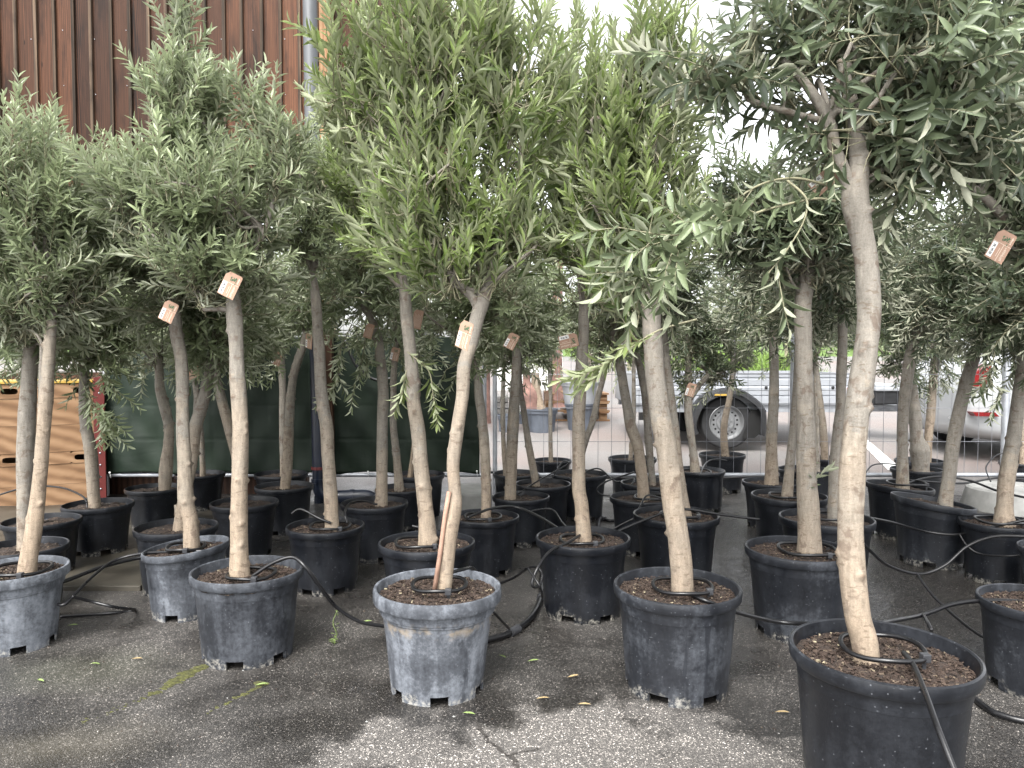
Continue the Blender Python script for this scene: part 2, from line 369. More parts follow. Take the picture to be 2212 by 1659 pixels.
M['card'] = simple('kraft_card', (.36, .225, .16), .75, 0, .08, 20, .1)
M['sticker'] = simple('white_sticker', (.78, .78, .76), .55, 0, .03, 20, 0)
M['ink'] = simple('black_ink', (.01, .01, .02), .6, 0, 0, 20, 0)
M['print_green'] = simple('green_print', (.055, .11, .055), .7, 0, .3, 60, 0)
M['print_cream'] = simple('cream_print', (.68, .58, .47), .7, 0, .05, 60, 0)
M['stake'] = simple('reddish_cane', (.27, .165, .12), .7, 0, .25, 25, .3)
M['moss'] = simple('moss', (.055, .056, .014), .95, 0, .5, 60, 1.0)
M['bluegrey_pot'] = simple('bluegrey_pot', (.085, .097, .118), .55, 0, .2, 8, .2)
M['pallet'] = mat_wood('pallet_wood', ((.16, .085, .045), (.24, .145, .08), (.30, .20, .12)), False, 1.0, .7, False)
M['stone'] = simple('grey_stone', (.19, .185, .175), .85, 0, .5, 6, .8)
M['render_wall'] = simple('pale_render', (.62, .61, .58), .85, 0, .08, 3, .1)
M['pine_bark'] = simple('pink_brown_bark', (.20, .115, .095), .9, 0, .5, 9, 1.0)
M['grass'] = simple('grass_blades', (.12, .19, .035), .75, 0, .35, 3, .2)
M['turf'] = simple('turf', (.085, .14, .03), .9, 0, .4, 2, .5)
M['dryleaf'] = simple('yellowed_leaf', (.27, .20, .10), .6, 0, .25, 40, .1)
M['greenleaf'] = simple('fallen_green_leaf', (.16, .22, .07), .5, 0, .25, 40, .1)

# ------------------------------------------------------------------ the setting
def grid_mesh(name, xs, ys, zf, m, parent=None):
    nx = len(xs); ny = len(ys); v = [(x, y, zf(x, y)) for y in ys for x in xs]
    f = [(j*nx+i, j*nx+i+1, (j+1)*nx+i+1, (j+1)*nx+i) for j in range(ny-1) for i in range(nx-1)]
    me = bpy.data.meshes.new(name); me.from_pydata(v, [], f); me.materials.append(m)
    me.polygons.foreach_set('use_smooth', [True]*len(me.polygons)); me.update()
    return link(bpy.data.objects.new(name, me), parent)
xs = [-400, -150, -60, -25, -12, -8] + list(np.arange(-6, 8.1, .5)) + [12, 25, 60, 150, 400]
ys = [-40, -10, -2] + list(np.arange(0, 12, .35)) + [12, 14, 17, 20, 24, 28, 34, 60, 150, 400]
tag(grid_mesh('ground', xs, ys, lambda x, y: ground_z(y), M['asphalt']), 'dark wet asphalt of the nursery yard with a pale dry patch', kind='structure')
# concrete slab with a raised edge behind the left front pots
mb = MB(); g0 = G(150, 1277); mb.box(-6, -2.06, g0.y, 6.3, -.02, .03, bev=.006)
tag(mb.build('concrete_slab', M['wet_concrete']), 'wet concrete slab edge behind the left front pots', kind='structure')
# painted lines on the yard behind the fence
mb = MB(); a = G(1862, 970, .06); b = G(1930, 1026, .01)
for q in (a, b): q.z = ground_z(q.y)+.006
mb.add([(a.x-.05, a.y, a.z), (a.x+.07, a.y, a.z), (b.x+.10, b.y, b.z), (b.x-.06, b.y, b.z)], [(0, 1, 2, 3)])
tag(mb.build('painted_line', M['white']), 'worn white parking line painted on the yard behind the fence', kind='structure')
# far road and its markings, turf bank
zr = 1.245
mb = MB(); mb.add([(-60, 26, ground_z(26)+.012), (60, 26, ground_z(26)+.012), (60, 34, zr+.006), (-60, 34, zr+.006)], [(0, 1, 2, 3)])
M['road'] = simple('road_asphalt', (.22, .225, .235), .8, 0, .1, 3, .2)
tag(mb.build('road', M['road']), 'grey road crossing beyond the yard', kind='structure')
mb = MB()
for x in range(-20, 50, 5): mb.add([(x, 29.5, ground_z(29.5)+.05), (x+3, 29.5, ground_z(29.5)+.05), (x+3, 29.8, ground_z(29.8)+.05), (x, 29.8, ground_z(29.8)+.05)], [(0, 1, 2, 3)])
tag(mb.build('road_marking', M['white']), 'dashed white line along the far road', kind='stuff')
mb = MB(); k0 = 25.6
mb.box(-60, 60, k0, k0+.25, ground_z(k0)-.05, ground_z(k0)+.12)
tag(mb.build('kerb', M['concrete']), 'pale kerb along the near side of the far road', kind='structure')
def bank(x, y): return 1.2+min(max((y-34.2)/10, 0), 1)*1.0+.08*math.sin(x*1.3+y)
tag(grid_mesh('grass_bank', list(np.arange(-60, 61, 2.0)), list(np.arange(34.2, 70, 2.0)), bank, M['turf']), 'bright green grass bank beyond the road', kind='structure')
# nearer strip of bright grass seen over the trailer
rng = np.random.default_rng(3)
tag(grid_mesh('grass_verge', list(np.arange(3, 6.6, .5)), list(np.arange(14.5, 20, .5)), lambda x, y: ground_z(y)+.05+.35*min(1, (y-14.5)/2.0), M['turf']), 'bright green grass verge behind the trailer', kind='structure')
def blades(name, n, xr, yr, zf, h, label, m, wid=.012):
    x = rng.uniform(*xr, n); y = rng.uniform(*yr, n); hh = h*rng.uniform(.5, 1.1, n); a = rng.uniform(0, 6.28, n); ln = rng.normal(0, .35, (n, 2))*hh[:, None]
    z = np.array([zf(a_, b_) for a_, b_ in zip(x, y)]); v = np.zeros((n, 3, 3))
    v[:, 0] = np.stack([x-np.cos(a)*wid, y-np.sin(a)*wid, z-.02], 1); v[:, 1] = np.stack([x+np.cos(a)*wid, y+np.sin(a)*wid, z-.02], 1)
    v[:, 2] = np.stack([x+ln[:, 0], y+ln[:, 1], z+hh], 1)
    me = bpy.data.meshes.new(name); me.from_pydata(v.reshape(-1, 3), [], np.arange(n*3).reshape(-1, 3).tolist()); me.materials.append(m)
    return tag(link(bpy.data.objects.new(name, me)), label, 'grass', kind='stuff')
blades('grass', 14000, (3, 6.5), (14.6, 19.8), lambda x, y: ground_z(y)+.05+.35*min(1, (y-14.5)/2.0), .30, 'long bright green grass growing behind the trailer', M['grass'], .016)

# ------------------------------------------------------------------ timber building, upper left
WY = 8.6
bld = empty('timber_building', (-4.4, WY, 0)); tag(bld, 'timber building clad in red-brown vertical boards with dark battens', 'building')
def wx(u): return (u-UC)/(F/WY)
mb = MB(); mb.box(-9, wx(955), WY+.06, WY+.2, 2.95, 7.5); mb.build('wall', M['dark'], bld)
mb = MB(); mb.box(-9, -1.94, 7.0, 7.1, 0, 1.15); mb.build('shade_panel', M['dark_wood'], bld)  # added dark panel behind the tarpaulin, keeps the gap below its left part black
for xx in (-6.2, -4.6): MB().box(xx, xx+.14, WY+.02, WY+.16, 0, 2.95).build('column', M['dark_wood'], bld)
x = -6.9; k = 0
def raw_mesh(name, q, m):
    me = bpy.data.meshes.new(name); me.from_pydata([tuple(p) for p in q.v], [], q.f); me.materials.append(m); return me
pm = raw_mesh('plank', MB().box(-.5, .5, 0, .028, 3.0, 7.4), M['cladding']); bm_ = raw_mesh('batten', MB().box(-.018, .018, -.03, 0, 3.0, 7.4, bev=.004), M['batten'])
while x < wx(950):
    wd = [.215, .20, .23, .21][k % 4]
    o = link(bpy.data.objects.new('plank', pm), bld); o.location = (x+wd/2+4.4, 0, 0); o.scale = (wd-.008, 1, 1)
    o = link(bpy.data.objects.new('batten', bm_), bld); o.location = (x+4.4, -.002, 0)
    x += wd; k += 1
mb = MB()
for i in range(14):
    for j in range(6): mb.lathe([(0.006, 0), (0.0045, .003), (0, .004)], 6, mat=Matrix.Translation((-6.9+i*.36, WY-.004, 1.8+j*.62+.1*(i % 2))) @ Matrix.Rotation(R(90), 4, 'X'))
tag(mb.build('nail_head', M['galv'], bld), kind='stuff')
# light timber column and dark eave beams over the open side
mb = MB(); mb.box(wx(706), wx(730), WY-.22, WY-.06, 0, 7.4, bev=.006); mb.build('column', M['orange_wood'], bld)
mb = MB()
a = P(955, -260, F/8.4); b = P(1085, 300, F/8.4)
mb.tube([a, b], [.16, .16], 4); mb.build('brace', M['dark_wood'], bld)
mb = MB(); a = P(930, 40, F/8.7); b = P(1045, -160, F/8.7); mb.tube([a, b], [.12, .12], 4); mb.build('eave_beam', M['dark_wood'], bld)
# downpipe: grey metal above, navy plastic below with a bend at the foot
dp = empty('downpipe', tuple(P(690, 1085, 246)*1.0)); tag(dp, 'downpipe of grey metal above and navy plastic below, bending right at its foot', 'downpipe')
def vtube(u0, v0, u1, v1, s, r, name, mat, par, n=20):
    return MB().tube(catmull([P(u0, v0, s), P((u0+u1)/2, (v0+v1)/2, s), P(u1, v1, s)], 4), r, n).build(name, mat, par, True, 40)
vtube(664, -300, 676, 420, 243, .062, 'upper_pipe', M['grey_metal'], dp)
vtube(676, 410, 690, 1040, 243, .060, 'lower_pipe', M['navy_pipe'], dp)
MB().tube(catmull([P(690, 1042, 243), P(694, 1062, 243), P(712, 1074, 243), P(735, 1074, 243), P(790, 1073, 243), P(803, 1078, 243)], 5), .064, 20).build('bend', M['navy_pipe'], dp, True, 40)
MB().tube([P(689, 1008, 243), P(689, 1014, 243)], .068, 20).build('seal', M['red_seal'], dp, True, 40)
MB().tube([P(690, 1034, 243), P(690, 1042, 243)], .071, 20).build('collar', M['navy_pipe'], dp, True, 40)
MB().tube([P(757, 1073.5, 243), P(765, 1073.5, 243)], .071, 20).build('collar', M['navy_pipe'], dp, True, 40)
MB().tube([P(690, 1070, 243), P(690, 1096, 243)], .045, 14).build('foot', M['navy_pipe'], dp, True, 40)
a = G(722, 1090); mb = MB(); mb.box(P(706, 800, 240).x, P(722, 800, 240).x, 6.62, 6.70, 0, 3.2, bev=.006)
tag(mb.build('wooden_post', M['brown_post']), 'brown square wooden post standing beside the navy downpipe', 'post')

# ------------------------------------------------------------------ fence with tarpaulin
FY = 6.76; FS = F/FY
def fx(u): return (u-UC)/FS
def fz(v): return CAMZ-(v-770)/FS
def fence(name, u0, u1, label, wires=True, npx=29.4):
    g = empty(name, (fx((u0+u1)/2), FY, 0)); tag(g, label, 'fence')
    top = 2.05; bot = fz(1027)
    for u in (u0, u1): MB().tube([(fx(u), FY, .03), (fx(u), FY, top+.03)], .021, 14).build('post', M['galv'], g, True, 40)
    for z in (bot, top): MB().tube([(fx(u0)+.02, FY, z), (fx(u1)-.02, FY, z)], .019, 12).build('rail', M['galv'], g, True, 40)
    u = u0+npx*.6; me = None
    while u < u1-6:
        if me is None:
            q = MB().tube([(0, 0, bot), (0, 0, top)], .0022, 5); me = bpy.data.meshes.new('wire'); me.from_pydata(q.v, [], q.f); me.materials.append(M['wire'])
        o = link(bpy.data.objects.new('wire', me), g); o.location = (fx(u)-g.location.x, -.004, 0); u += npx
    z = bot+.306
    while z < top-.05:
        MB().tube([(fx(u0)+.01, FY-.009, z), (fx(u1)-.01, FY-.009, z)], .0022, 5).build('wire', M['wire'], g); z += .306
    return g
fence('mesh_fence', 1069, 1712, 'galvanised wire mesh fence panel in front of the trailer wheel')
fence('mesh_fence', 1716, 2171, 'galvanised wire mesh fence panel nearest the red car tail light')
fence('mesh_fence', 2176, 2560, 'galvanised wire mesh fence panel running out of the right edge')
fence('mesh_fence', 226, 1046, 'wire mesh fence panel carrying the dark green tarpaulin')
# tarpaulin with folds and the fence grid pressing through
x0, x1, z0, z1 = fx(222), fx(1036), fz(1022), fz(728)
nx, nz = 190, 80; rg = np.random.default_rng(5); ph = rg.uniform(0, 6.28, 8)
v = []
for j in range(nz+1):
    for i in range(nx+1):
        X = x0+(x1-x0)*i/nx; Z = z0+(z1-z0)*j/nz
        d = .010*math.sin((X*.8+Z)*7+ph[0])+.006*math.sin((X*1.2+Z*1.0)*17+ph[1])+.004*math.sin((X-Z*.5)*23+ph[2])+.008*math.sin(X*2.1+ph[3])
        gx = ((X-fx(226)) % (29.4/FS))/(29.4/FS); gx = min(gx, 1-gx)*(29.4/FS); gz = ((Z-z0) % .306); gz = min(gz, .306-gz)
        d -= .005*math.exp(-(gx/.008)**2)+.005*math.exp(-(gz/.008)**2)
        edge = .012*math.sin(X*9+ph[4]) if j == 0 else 0
        v.append((X, FY-.036-d, Z+edge))
f = [(j*(nx+1)+i, j*(nx+1)+i+1, (j+1)*(nx+1)+i+1, (j+1)*(nx+1)+i) for j in range(nz) for i in range(nx)]
me = bpy.data.meshes.new('tarpaulin'); me.from_pydata(v, [], f); me.materials.append(M['tarp']); me.polygons.foreach_set('use_smooth', [True]*len(f))
sol = None; tp = tag(link(bpy.data.objects.new('tarpaulin', me)), 'dark green tarpaulin hung over the fence behind the trees', 'tarpaulin')
mod = tp.modifiers.new('thickness', 'SOLIDIFY'); mod.thickness = .0015
for (u, v_) in ((237, 1029), (432, 1030), (795, 1027), (1030, 1026)):
    q = MB(); c = P(u, v_-8, F/(FY-.07)); q.lathe([(0, -.009), (.007, -.006), (.009, 0), (.007, .006), (0, .009)], 10, mat=Matrix.Translation(c)); q.tube([c, c+Vector((.004, .01, -.05))], .003, 5)
    tag(q.build('tarpaulin_toggle', M['white'], None, True), 'white ball toggle at the foot of the tarpaulin '+{237: 'beside the red steel post', 432: 'between the left pots', 795: 'right of the navy pipe', 1030: 'near the fence post'}[u], 'toggle', 'ball toggles holding the tarpaulin')
# fence feet
def foot_block(u, v_, s, sx, sy, sz, label):
    c = P(u, v_, s); o = MB().box(c.x-sx/2, c.x+sx/2, c.y-sy/2, c.y+sy/2, 0, sz, bev=.02)
    t_ = o.build('fence_foot', M['concrete']); tag(t_, label, 'fence foot'); return t_
foot_block(1022, 1090, 258, .30, .5, .20, 'pale concrete fence foot left of the mesh fence between pots')
mb = MB(); c = G(2140, 1082); mb.lathe([(.0, .165), (.16, .165), (.17, .18), (.34, .18), (.36, .165), (.40, .02), (.40, 0)], 56, mat=Matrix.Translation((c.x, 6.35, 0)))
tag(mb.build('concrete_ring', M['concrete'], None, True, 35), 'round pale concrete foot on the ground under the right fence post', 'fence foot')
# grey round post beside the right panel
tag(MB().tube([(fx(2166), FY-.06, 0), (fx(2162), FY-.06, 3.2)], .033, 18).build('steel_post', M['galv'], None, True, 40), 'thick galvanised post standing in front of the pale car', 'post')

# ------------------------------------------------------------------ stacked larch boxes with red post
bx0 = Vector((-1106/255.0, F/255.0, 0)); bx1 = Vector((-898/243.0-.0, F/243.0, 0))
bd = (bx1-bx0); L = bd.length; ang = math.atan2(bd.y, bd.x)
EXT = .9; BOXM = Matrix.Translation(bx0) @ Matrix.Rotation(ang, 4, 'Z')
def board(par, x0, x1, z0, z1, y=0.0, th=.022, holes=(), name='board'):
    """a horizontal board with rounded hand holes cut through it"""
    bm = bmesh.new(); out = []
    q = MB()
    xs_ = [x0]
    zc = (z0+z1)/2; hh = .026; hw = .062
    segs = sorted(holes); cur = x0
    for hx in segs:
        q.box(cur, hx-hw-.03, y, y+th, z0, z1)
        # frame round the hole
        n = 20; inn = []
        for k in range(n):
            a = 2*math.pi*k/n; cx = math.copysign(max(0, abs(math.cos(a))**.6), math.cos(a)); cz = math.copysign(abs(math.sin(a))**.6, math.sin(a))
            inn.append((hx+hw*cx, zc+hh*cz))
        outr = []
        for k in range(n):
            a = 2*math.pi*k/n; c_, s_ = math.cos(a), math.sin(a); m_ = max(abs(c_), abs(s_)); outr.append((hx+(hw+.03)*c_/m_, zc+(z1-z0)/2*s_/m_))
        vs = [(p[0], y, p[1]) for p in inn]+[(p[0], y, p[1]) for p in outr]+[(p[0], y+th, p[1]) for p in inn]
        fs = [(k, n+k, n+(k+1) % n, (k+1) % n) for k in range(n)]+[(k, (k+1) % n, 2*n+(k+1) % n, 2*n+k) for k in range(n)]
        q.add(vs, fs); cur = hx+hw+.03
    q.box(cur, x1, y, y+th, z0, z1); bm.free()
    q.v = [tuple(BOXM @ Vector(p)) for p in q.v]
    return q.build(name, M['larch'], par)
for bi, (z0_, zr0, z1_) in enumerate(((.0, .36, .462), (.466, .94, 1.062))):
    g = empty('wooden_box', tuple(bx0+Vector((0, 0, z0_)))); tag(g, ['lower box of pale larch boards with hand holes beside the tarpaulin', 'upper box of pale larch boards with hand holes, on the lower box'][bi], 'wooden box', 'stacked larch boxes by the red post')
    hx_ = (-.30, L*.085, L*.83)
    board(g, -EXT, L-.03, z0_, z0_+(zr0-z0_)/2-.002, .006); board(g, -EXT, L-.03, z0_+(zr0-z0_)/2, zr0-.003, .006)
    board(g, -EXT, L-.03, zr0, z1_, 0, .024, hx_, 'rail')
    for xx in (-EXT, L-.055):
        q = MB().box(xx, xx+.022, .03, .62, z0_, z1_); q.v = [tuple(BOXM @ Vector(p)) for p in q.v]; q.build('side_panel', M['larch'], g)
    q = MB().box(-EXT+.03, L-.06, .60, .62, z0_, z1_); q.v = [tuple(BOXM @ Vector(p)) for p in q.v]; q.build('back_panel', M['larch'], g)
q = MB().box(-EXT, L-.03, -.012, .64, 1.066, 1.09, bev=.004); q.v = [tuple(BOXM @ Vector(p)) for p in q.v]
tag(q.build('yellow_board', M['yellow']), 'thin yellow edged board lying on top of the larch boxes', 'board')
rp = empty('red_post', tuple(BOXM @ Vector((L+.03, 0, 0)))); tag(rp, 'red painted steel post with bolts at the end of the larch boxes', 'post')
q = MB().box(L-.025, L+.06, -.02, .03, 0, 1.12, bev=.004); q.v = [tuple(BOXM @ Vector(p)) for p in q.v]; q.build('upright', M['red_steel'], rp)
q = MB().box(L+.045, L+.06, .03, .62, 0, 1.12); q.v = [tuple(BOXM @ Vector(p)) for p in q.v]; q.build('side_flange', M['red_steel'], rp)
for k in range(10):
    m_ = BOXM @ Matrix.Translation((L+.018, -.022, .12+k*.107)) @ Matrix.Rotation(R(90), 4, 'X')
    MB().lathe([(.008, 0), (.007, .004), (0, .006)], 8, mat=m_).build('bolt', M['galv'], rp, True)

# ------------------------------------------------------------------ trailer
TS = 175.0; TYC = F/TS
def tx(u): return (u-UC)/TS
def tz(v): return CAMZ-(v-770)/TS
TR = empty('trailer', (tx(1568), TYC+.8, ground_z(TYC))); tag(TR, 'flat silver aluminium trailer with black mudguard standing behind the fence', 'trailer')
yf = TYC; yb = TYC+1.6; zt = tz(806); zb = tz(875)
# ribbed side: profile swept along x
prof = []
hgt = zt-zb; zz = [0, .03, .05, .25, .27, .30, .32, .45, .47, .55, .57, .60, .62, .80, .82, .86, .88, .96, 1.0]
off = [0, 0, .012, .012, 0, 0, .012, .012, .018, .018, .012, .0, .012, .012, 0, 0, .012, .012, .02]
def side(y, sgn, nm):
    q = MB(); vs = []
    for a_, o_ in zip(zz, off):
        for X in (tx(1372), tx(1836)): vs.append((X, y-sgn*o_, zb+hgt*a_))
    for a_, o_ in zip(zz, off):
        for X in (tx(1372), tx(1836)): vs.append((X, y+sgn*.02, zb+hgt*a_))
    n = len(zz); fs = [(2*i, 2*i+1, 2*i+3, 2*i+2) for i in range(n-1)]+[(2*n+2*i+1, 2*n+2*i, 2*n+2*i+2, 2*n+2*i+3) for i in range(n-1)]
    fs += [(2*n-2, 2*n-1, 4*n-1, 4*n-2), (1, 0, 2*n, 2*n+1)]+[(2*i, 2*i+2, 2*n+2*i+2, 2*n+2*i) for i in range(n-1)]+[(2*i+3, 2*i+1, 2*n+2*i+1, 2*n+2*i+3) for i in range(n-1)]
    q.add(vs, fs); return q.build(nm, M['alu'], TR)
side(yf, 1, 'side_panel'); side(yb, -1, 'side_panel')
MB().box(tx(1372)-.025, tx(1372), yf-.01, yb+.01, zb, zt, bev=.004).build('tailboard', M['alu'], TR)
MB().box(tx(1836), tx(1836)+.025, yf-.01, yb+.01, zb, zt, bev=.004).build('headboard', M['alu'], TR)
MB().box(tx(1372), tx(1836), yf+.02, yb-.02, zb, zb+.02).build('floor', M['dark_wood'], TR)
for y_ in (yf+.03, yb-.09): MB().box(tx(1375), tx(1832), y_, y_+.06, tz(891), zb-.002, bev=.004).build('chassis_rail', M['galv'], TR)
for u in (1500, 1572, 1646, 1719, 1790):
    q = MB(); m_ = Matrix.Translation((tx(u+8), yf-.02, tz(837))) @ Matrix.Rotation(R(90), 4, 'X')
    q.lathe([(.020, 0), (.020, .010), (.012, .016), (0, .016)], 12, mat=m_); q.build('lashing_button', M['black_plastic'], TR, True, 40)
WC = Vector((tx(1568), yf+.02, tz(911)-.008)); wr = .325
def wheel(par, c, r, w_, sgn=1):
    wm = Matrix.Translation(c) @ Matrix.Rotation(R(90)*sgn, 4, 'X')
    tyre = MB().lathe([(r*.66, -w_*.42), (r*.80, -w_*.5), (r*.94, -w_*.46), (r, -w_*.33), (r, w_*.33), (r*.94, w_*.46), (r*.80, w_*.5), (r*.66, w_*.42), (r*.62, w_*.3), (r*.62, -w_*.3), (r*.66, -w_*.42)], 56, mat=wm).build('tyre', M['tyre'], par, True, 40)
    q = MB().lathe([(r*.665, w_*.43), (r*.64, w_*.46), (r*.62, w_*.40), (r*.60, w_*.22), (r*.56, w_*.12), (r*.50, w_*.12)], 48, mat=wm)
    # holes ring: bridges between 16 round-ish windows
    n = 16; ra, rb = r*.50, r*.40
    for k in range(n):
        a0 = 2*math.pi*(k+.30)/n; a1 = 2*math.pi*(k+.70)/n+0
        b0 = 2*math.pi*(k+.70)/n; b1 = 2*math.pi*(k+1.30)/n
        q.add([wm @ Vector((ra*math.cos(b0), ra*math.sin(b0), w_*.12)), wm @ Vector((ra*math.cos(b1), ra*math.sin(b1), w_*.12)), wm @ Vector((rb*math.cos(b1), rb*math.sin(b1), w_*.13)), wm @ Vector((rb*math.cos(b0), rb*math.sin(b0), w_*.13))], [(0, 1, 2, 3)])
    q.lathe([(r*.52, w_*.12), (r*.49, w_*.122)], 48, mat=wm)
    q.lathe([(r*.42, w_*.13), (r*.36, w_*.14), (r*.33, w_*.22), (r*.26, w_*.24), (r*.15, w_*.20), (r*.13, w_*.34), (r*.10, w_*.38), (0, w_*.38)], 40, mat=wm)
    for k in range(5):
        a = 2*math.pi*k/5+.3; q.lathe([(r*.04, w_*.2), (r*.04, w_*.3), (0, w_*.31)], 6, mat=wm @ Matrix.Translation((r*.22*math.cos(a), r*.22*math.sin(a), 0)))
    q.build('rim', M['silver'], par, True, 35)
    MB().disc((0, 0, -w_*.1), r*.62, 24, mat=wm).build('brake_drum', M['dark'], par)
WH = link(bpy.data.objects.new('wheel', None), TR); WH.location = (0, -.8, 0)
wheel(WH, WC, wr, .18)
WH2 = link(bpy.data.objects.new('wheel', None), TR); WH2.location = (0, .8, 0)
wheel(WH2, WC+Vector((0, 1.55, 0)), wr, .18, -1)
def mudguard(yc):
    q = MB(); vs = []; n = 26; ro = wr*1.22; w2 = .12; secs = []
    for k in range(n+1):
        a = R(200)-R(222)*k/n
        rr = ro*(1+.02*math.sin(k)); ring = []
        for (dr, dy) in ((-.03, -w2-.01), (.02, -w2), (.045, -w2*.6), (.045, w2*.6), (.02, w2), (-.03, w2+.01), (.0, w2*.8), (.0, -w2*.8)):
            ring.append(Vector((WC.x+(rr+dr)*math.cos(a)*1.08, yc+dy, WC.z+(rr+dr)*math.sin(a)*.98)))
        secs.append(ring); vs += ring
    m_ = 8; fs = [(i*m_+k, i*m_+(k+1) % m_, (i+1)*m_+(k+1) % m_, (i+1)*m_+k) for i in range(n) for k in range(m_)]
    fs += [tuple(range(m_)), tuple(n*m_+k for k in range(m_))[::-1]]
    q.add(vs, fs); q.build('mudguard', M['black_plastic'], TR, True, 40)
mudguard(yf-.06); mudguard(yb+.06)
c = P(1553, 851, TS/1.0)
MB().box(tx(1535), tx(1560), yf-.205, yf-.19, tz(853), tz(849.5)).build('reflector', M['yellow'], TR)
q = MB(); q.add([(tx(1618), yf-.1, tz(884)), (tx(1650), yf-.1, tz(884)), (tx(1652), yf-.1, tz(925)), (tx(1625), yf-.1, tz(945)), (tx(1600), yf-.1, tz(945)), (tx(1618), yf-.09, tz(884)), (tx(1650), yf-.09, tz(884)), (tx(1652), yf-.09, tz(925)), (tx(1625), yf-.09, tz(945)), (tx(1600), yf-.09, tz(945))], [(0, 1, 2, 3, 4), (9, 8, 7, 6, 5), (0, 5, 6, 1), (1, 6, 7, 2), (2, 7, 8, 3), (3, 8, 9, 4), (4, 9, 5, 0)])
q.build('mud_flap', M['dark'], TR)
MB().box(tx(1382), tx(1400), yf+.02, yf+.08, tz(908), tz(892)).build('corner_steady', M['dark'], TR)
MB().box(tx(1808), tx(1834), yf-.026, yf-.021, tz(868), tz(860)).build('type_plate', M['blue'], TR)
MB().box(tx(1829), tx(1835), yf-.03, yf-.019, tz(847), tz(838), bev=.002).build('side_marker', M['orange'], TR)
# drawbar, locker box, jockey stand, hitch
TS2 = F/(TYC+.6)
def tx2(u): return (u-UC)/TS2
def tz2(v): return CAMZ-(v-770)/TS2
MB().box(tx(1836)+.03, tx2(2052), TYC+.74, TYC+.86, tz2(891), tz2(876), bev=.006).build('drawbar', M['galv'], TR)
MB().box(tx2(1884), tx2(1937), TYC+.5, TYC+1.1, tz2(873), tz2(843), bev=.02).build('locker', M['black_plastic'], TR)
q = MB(); q.box(tx2(1882), tx2(1939), TYC+.47, TYC+1.13, tz2(844), tz2(836), bev=.015); q.box(tx2(1886), tx2(1933), TYC+.52, TYC+1.08, tz2(838), tz2(829), bev=.02); q.build('locker_lid', M['grey_lid'], TR)
MB().box(tx2(1990), tx2(2048), TYC+.70, TYC+.90, tz2(888), tz2(868), bev=.012).build('hitch_head', M['galv'], TR)
MB().tube([(tx2(1985), TYC+.8, tz2(866)), (tx2(2040), TYC+.8, tz2(862))], .012, 8).build('handbrake', M['galv'], TR, True)
MB().tube([(tx2(2036), TYC+.8, tz2(862.5)), (tx2(2052), TYC+.8, tz2(861.5))], .022, 10).build('handbrake_grip', M['yellow'], TR, True)
q = MB(); q.tube([(tx2(2006), TYC+.7, tz2(885)), (tx2(2008), TYC+.7, tz2(920)), (tx2(2020), TYC+.7, tz2(922)), (tx2(2028), TYC+.7, tz2(885))], .009, 6); q.build('prop_stand', M['galv'], TR, True)
MB().tube([(tx2(1975), TYC+.7, tz2(906)), (tx2(2018), TYC+.7, tz2(899))], .02, 8).build('coupling_pipe', M['black_plastic'], TR, True)

# ------------------------------------------------------------------ pale car, right edge
CS = 194.0; CY = F/CS; CX = (2098-UC)/CS
gz = ground_z(CY+.8)
CAR = empty('parked_car', (CX+2.2, CY+.88, gz)); tag(CAR, 'pale silver estate car with red tail lamp behind the right fence post', 'car')
def cz(v): return CAMZ-(v-770)/CS
# longitudinal sections (x from rear, half width, z low, z belt, roof half width, z roof)
sec = [(0.0, .70, .42, .80, .0, .80), (.03, .78, .30, .86, .60, .98), (.14, .84, .22, .93, .60, 1.05), (.55, .885, .17, .95, .62, 1.40), (1.0, .90, .17, .95, .66, 1.49), (2.0, .90, .17, .93, .66, 1.50), (2.9, .90, .17, .92, .60, 1.40), (3.4, .89, .17, .90, .56, .98), (4.0, .86, .18, .78, .50, .80), (4.35, .78, .22, .62, .40, .66), (4.45, .62, .34, .55, .3, .56)]
vs = []; m_ = 14
for (X, hw, zl, zbt, rw, zr_) in sec:
    zr_ = max(zr_, zbt+.01); ptsr = [(-hw*.9, zl), (-hw, zl+.12), (-hw*1.0, (zl+zbt)/2+.05), (-hw*.985, zbt-.04), (-hw*.95, zbt), (-max(rw, .2)*1.05, zr_-.05), (-max(rw, .2)*.9, zr_)]
    ptsr = ptsr+[(-a_, b_) for a_, b_ in ptsr[::-1]]
    for (a_, b_) in ptsr: vs.append((CX+X, CY+.88+a_, gz+b_))
fs = [(i*m_+k, i*m_+(k+1) % m_, (i+1)*m_+(k+1) % m_, (i+1)*m_+k) for i in range(len(sec)-1) for k in range(m_)]+[tuple(range(m_))[::-1], tuple((len(sec)-1)*m_+k for k in range(m_))]
q = MB(); q.add(vs, fs); o = q.build('body', M['car'], CAR, True, 50)
ss = o.modifiers.new('sub', 'SUBSURF'); ss.levels = 2; ss.render_levels = 2
yn = CY-.01
q = MB(); q.box(CX+.55, CX+2.85, CY+.17, CY+.2, gz+1.0, gz+1.36, bev=.02); q.build('side_window', M['glass'], CAR)
lx = (2106-UC)/CS
q = MB(); pts = [(lx, cz(836)), (lx+.13, cz(836)), (lx+.19, cz(800)), (lx+.20, cz(786)), (lx+.05, cz(800)), (lx-.0, cz(812))]
q.add([(a_, CY+.02, b_) for a_, b_ in pts]+[(a_, CY+.2, b_) for a_, b_ in pts], [tuple(range(6)), tuple(range(6, 12))[::-1]]+[(k, 6+k, 6+(k+1) % 6, (k+1) % 6) for k in range(6)]); q.build('tail_lamp', M['red_lens'], CAR)
q = MB(); pts = [(CX+.02, cz(890)), (CX+.06, cz(899)), (CX+.32, cz(900)), (CX+.27, cz(891))]
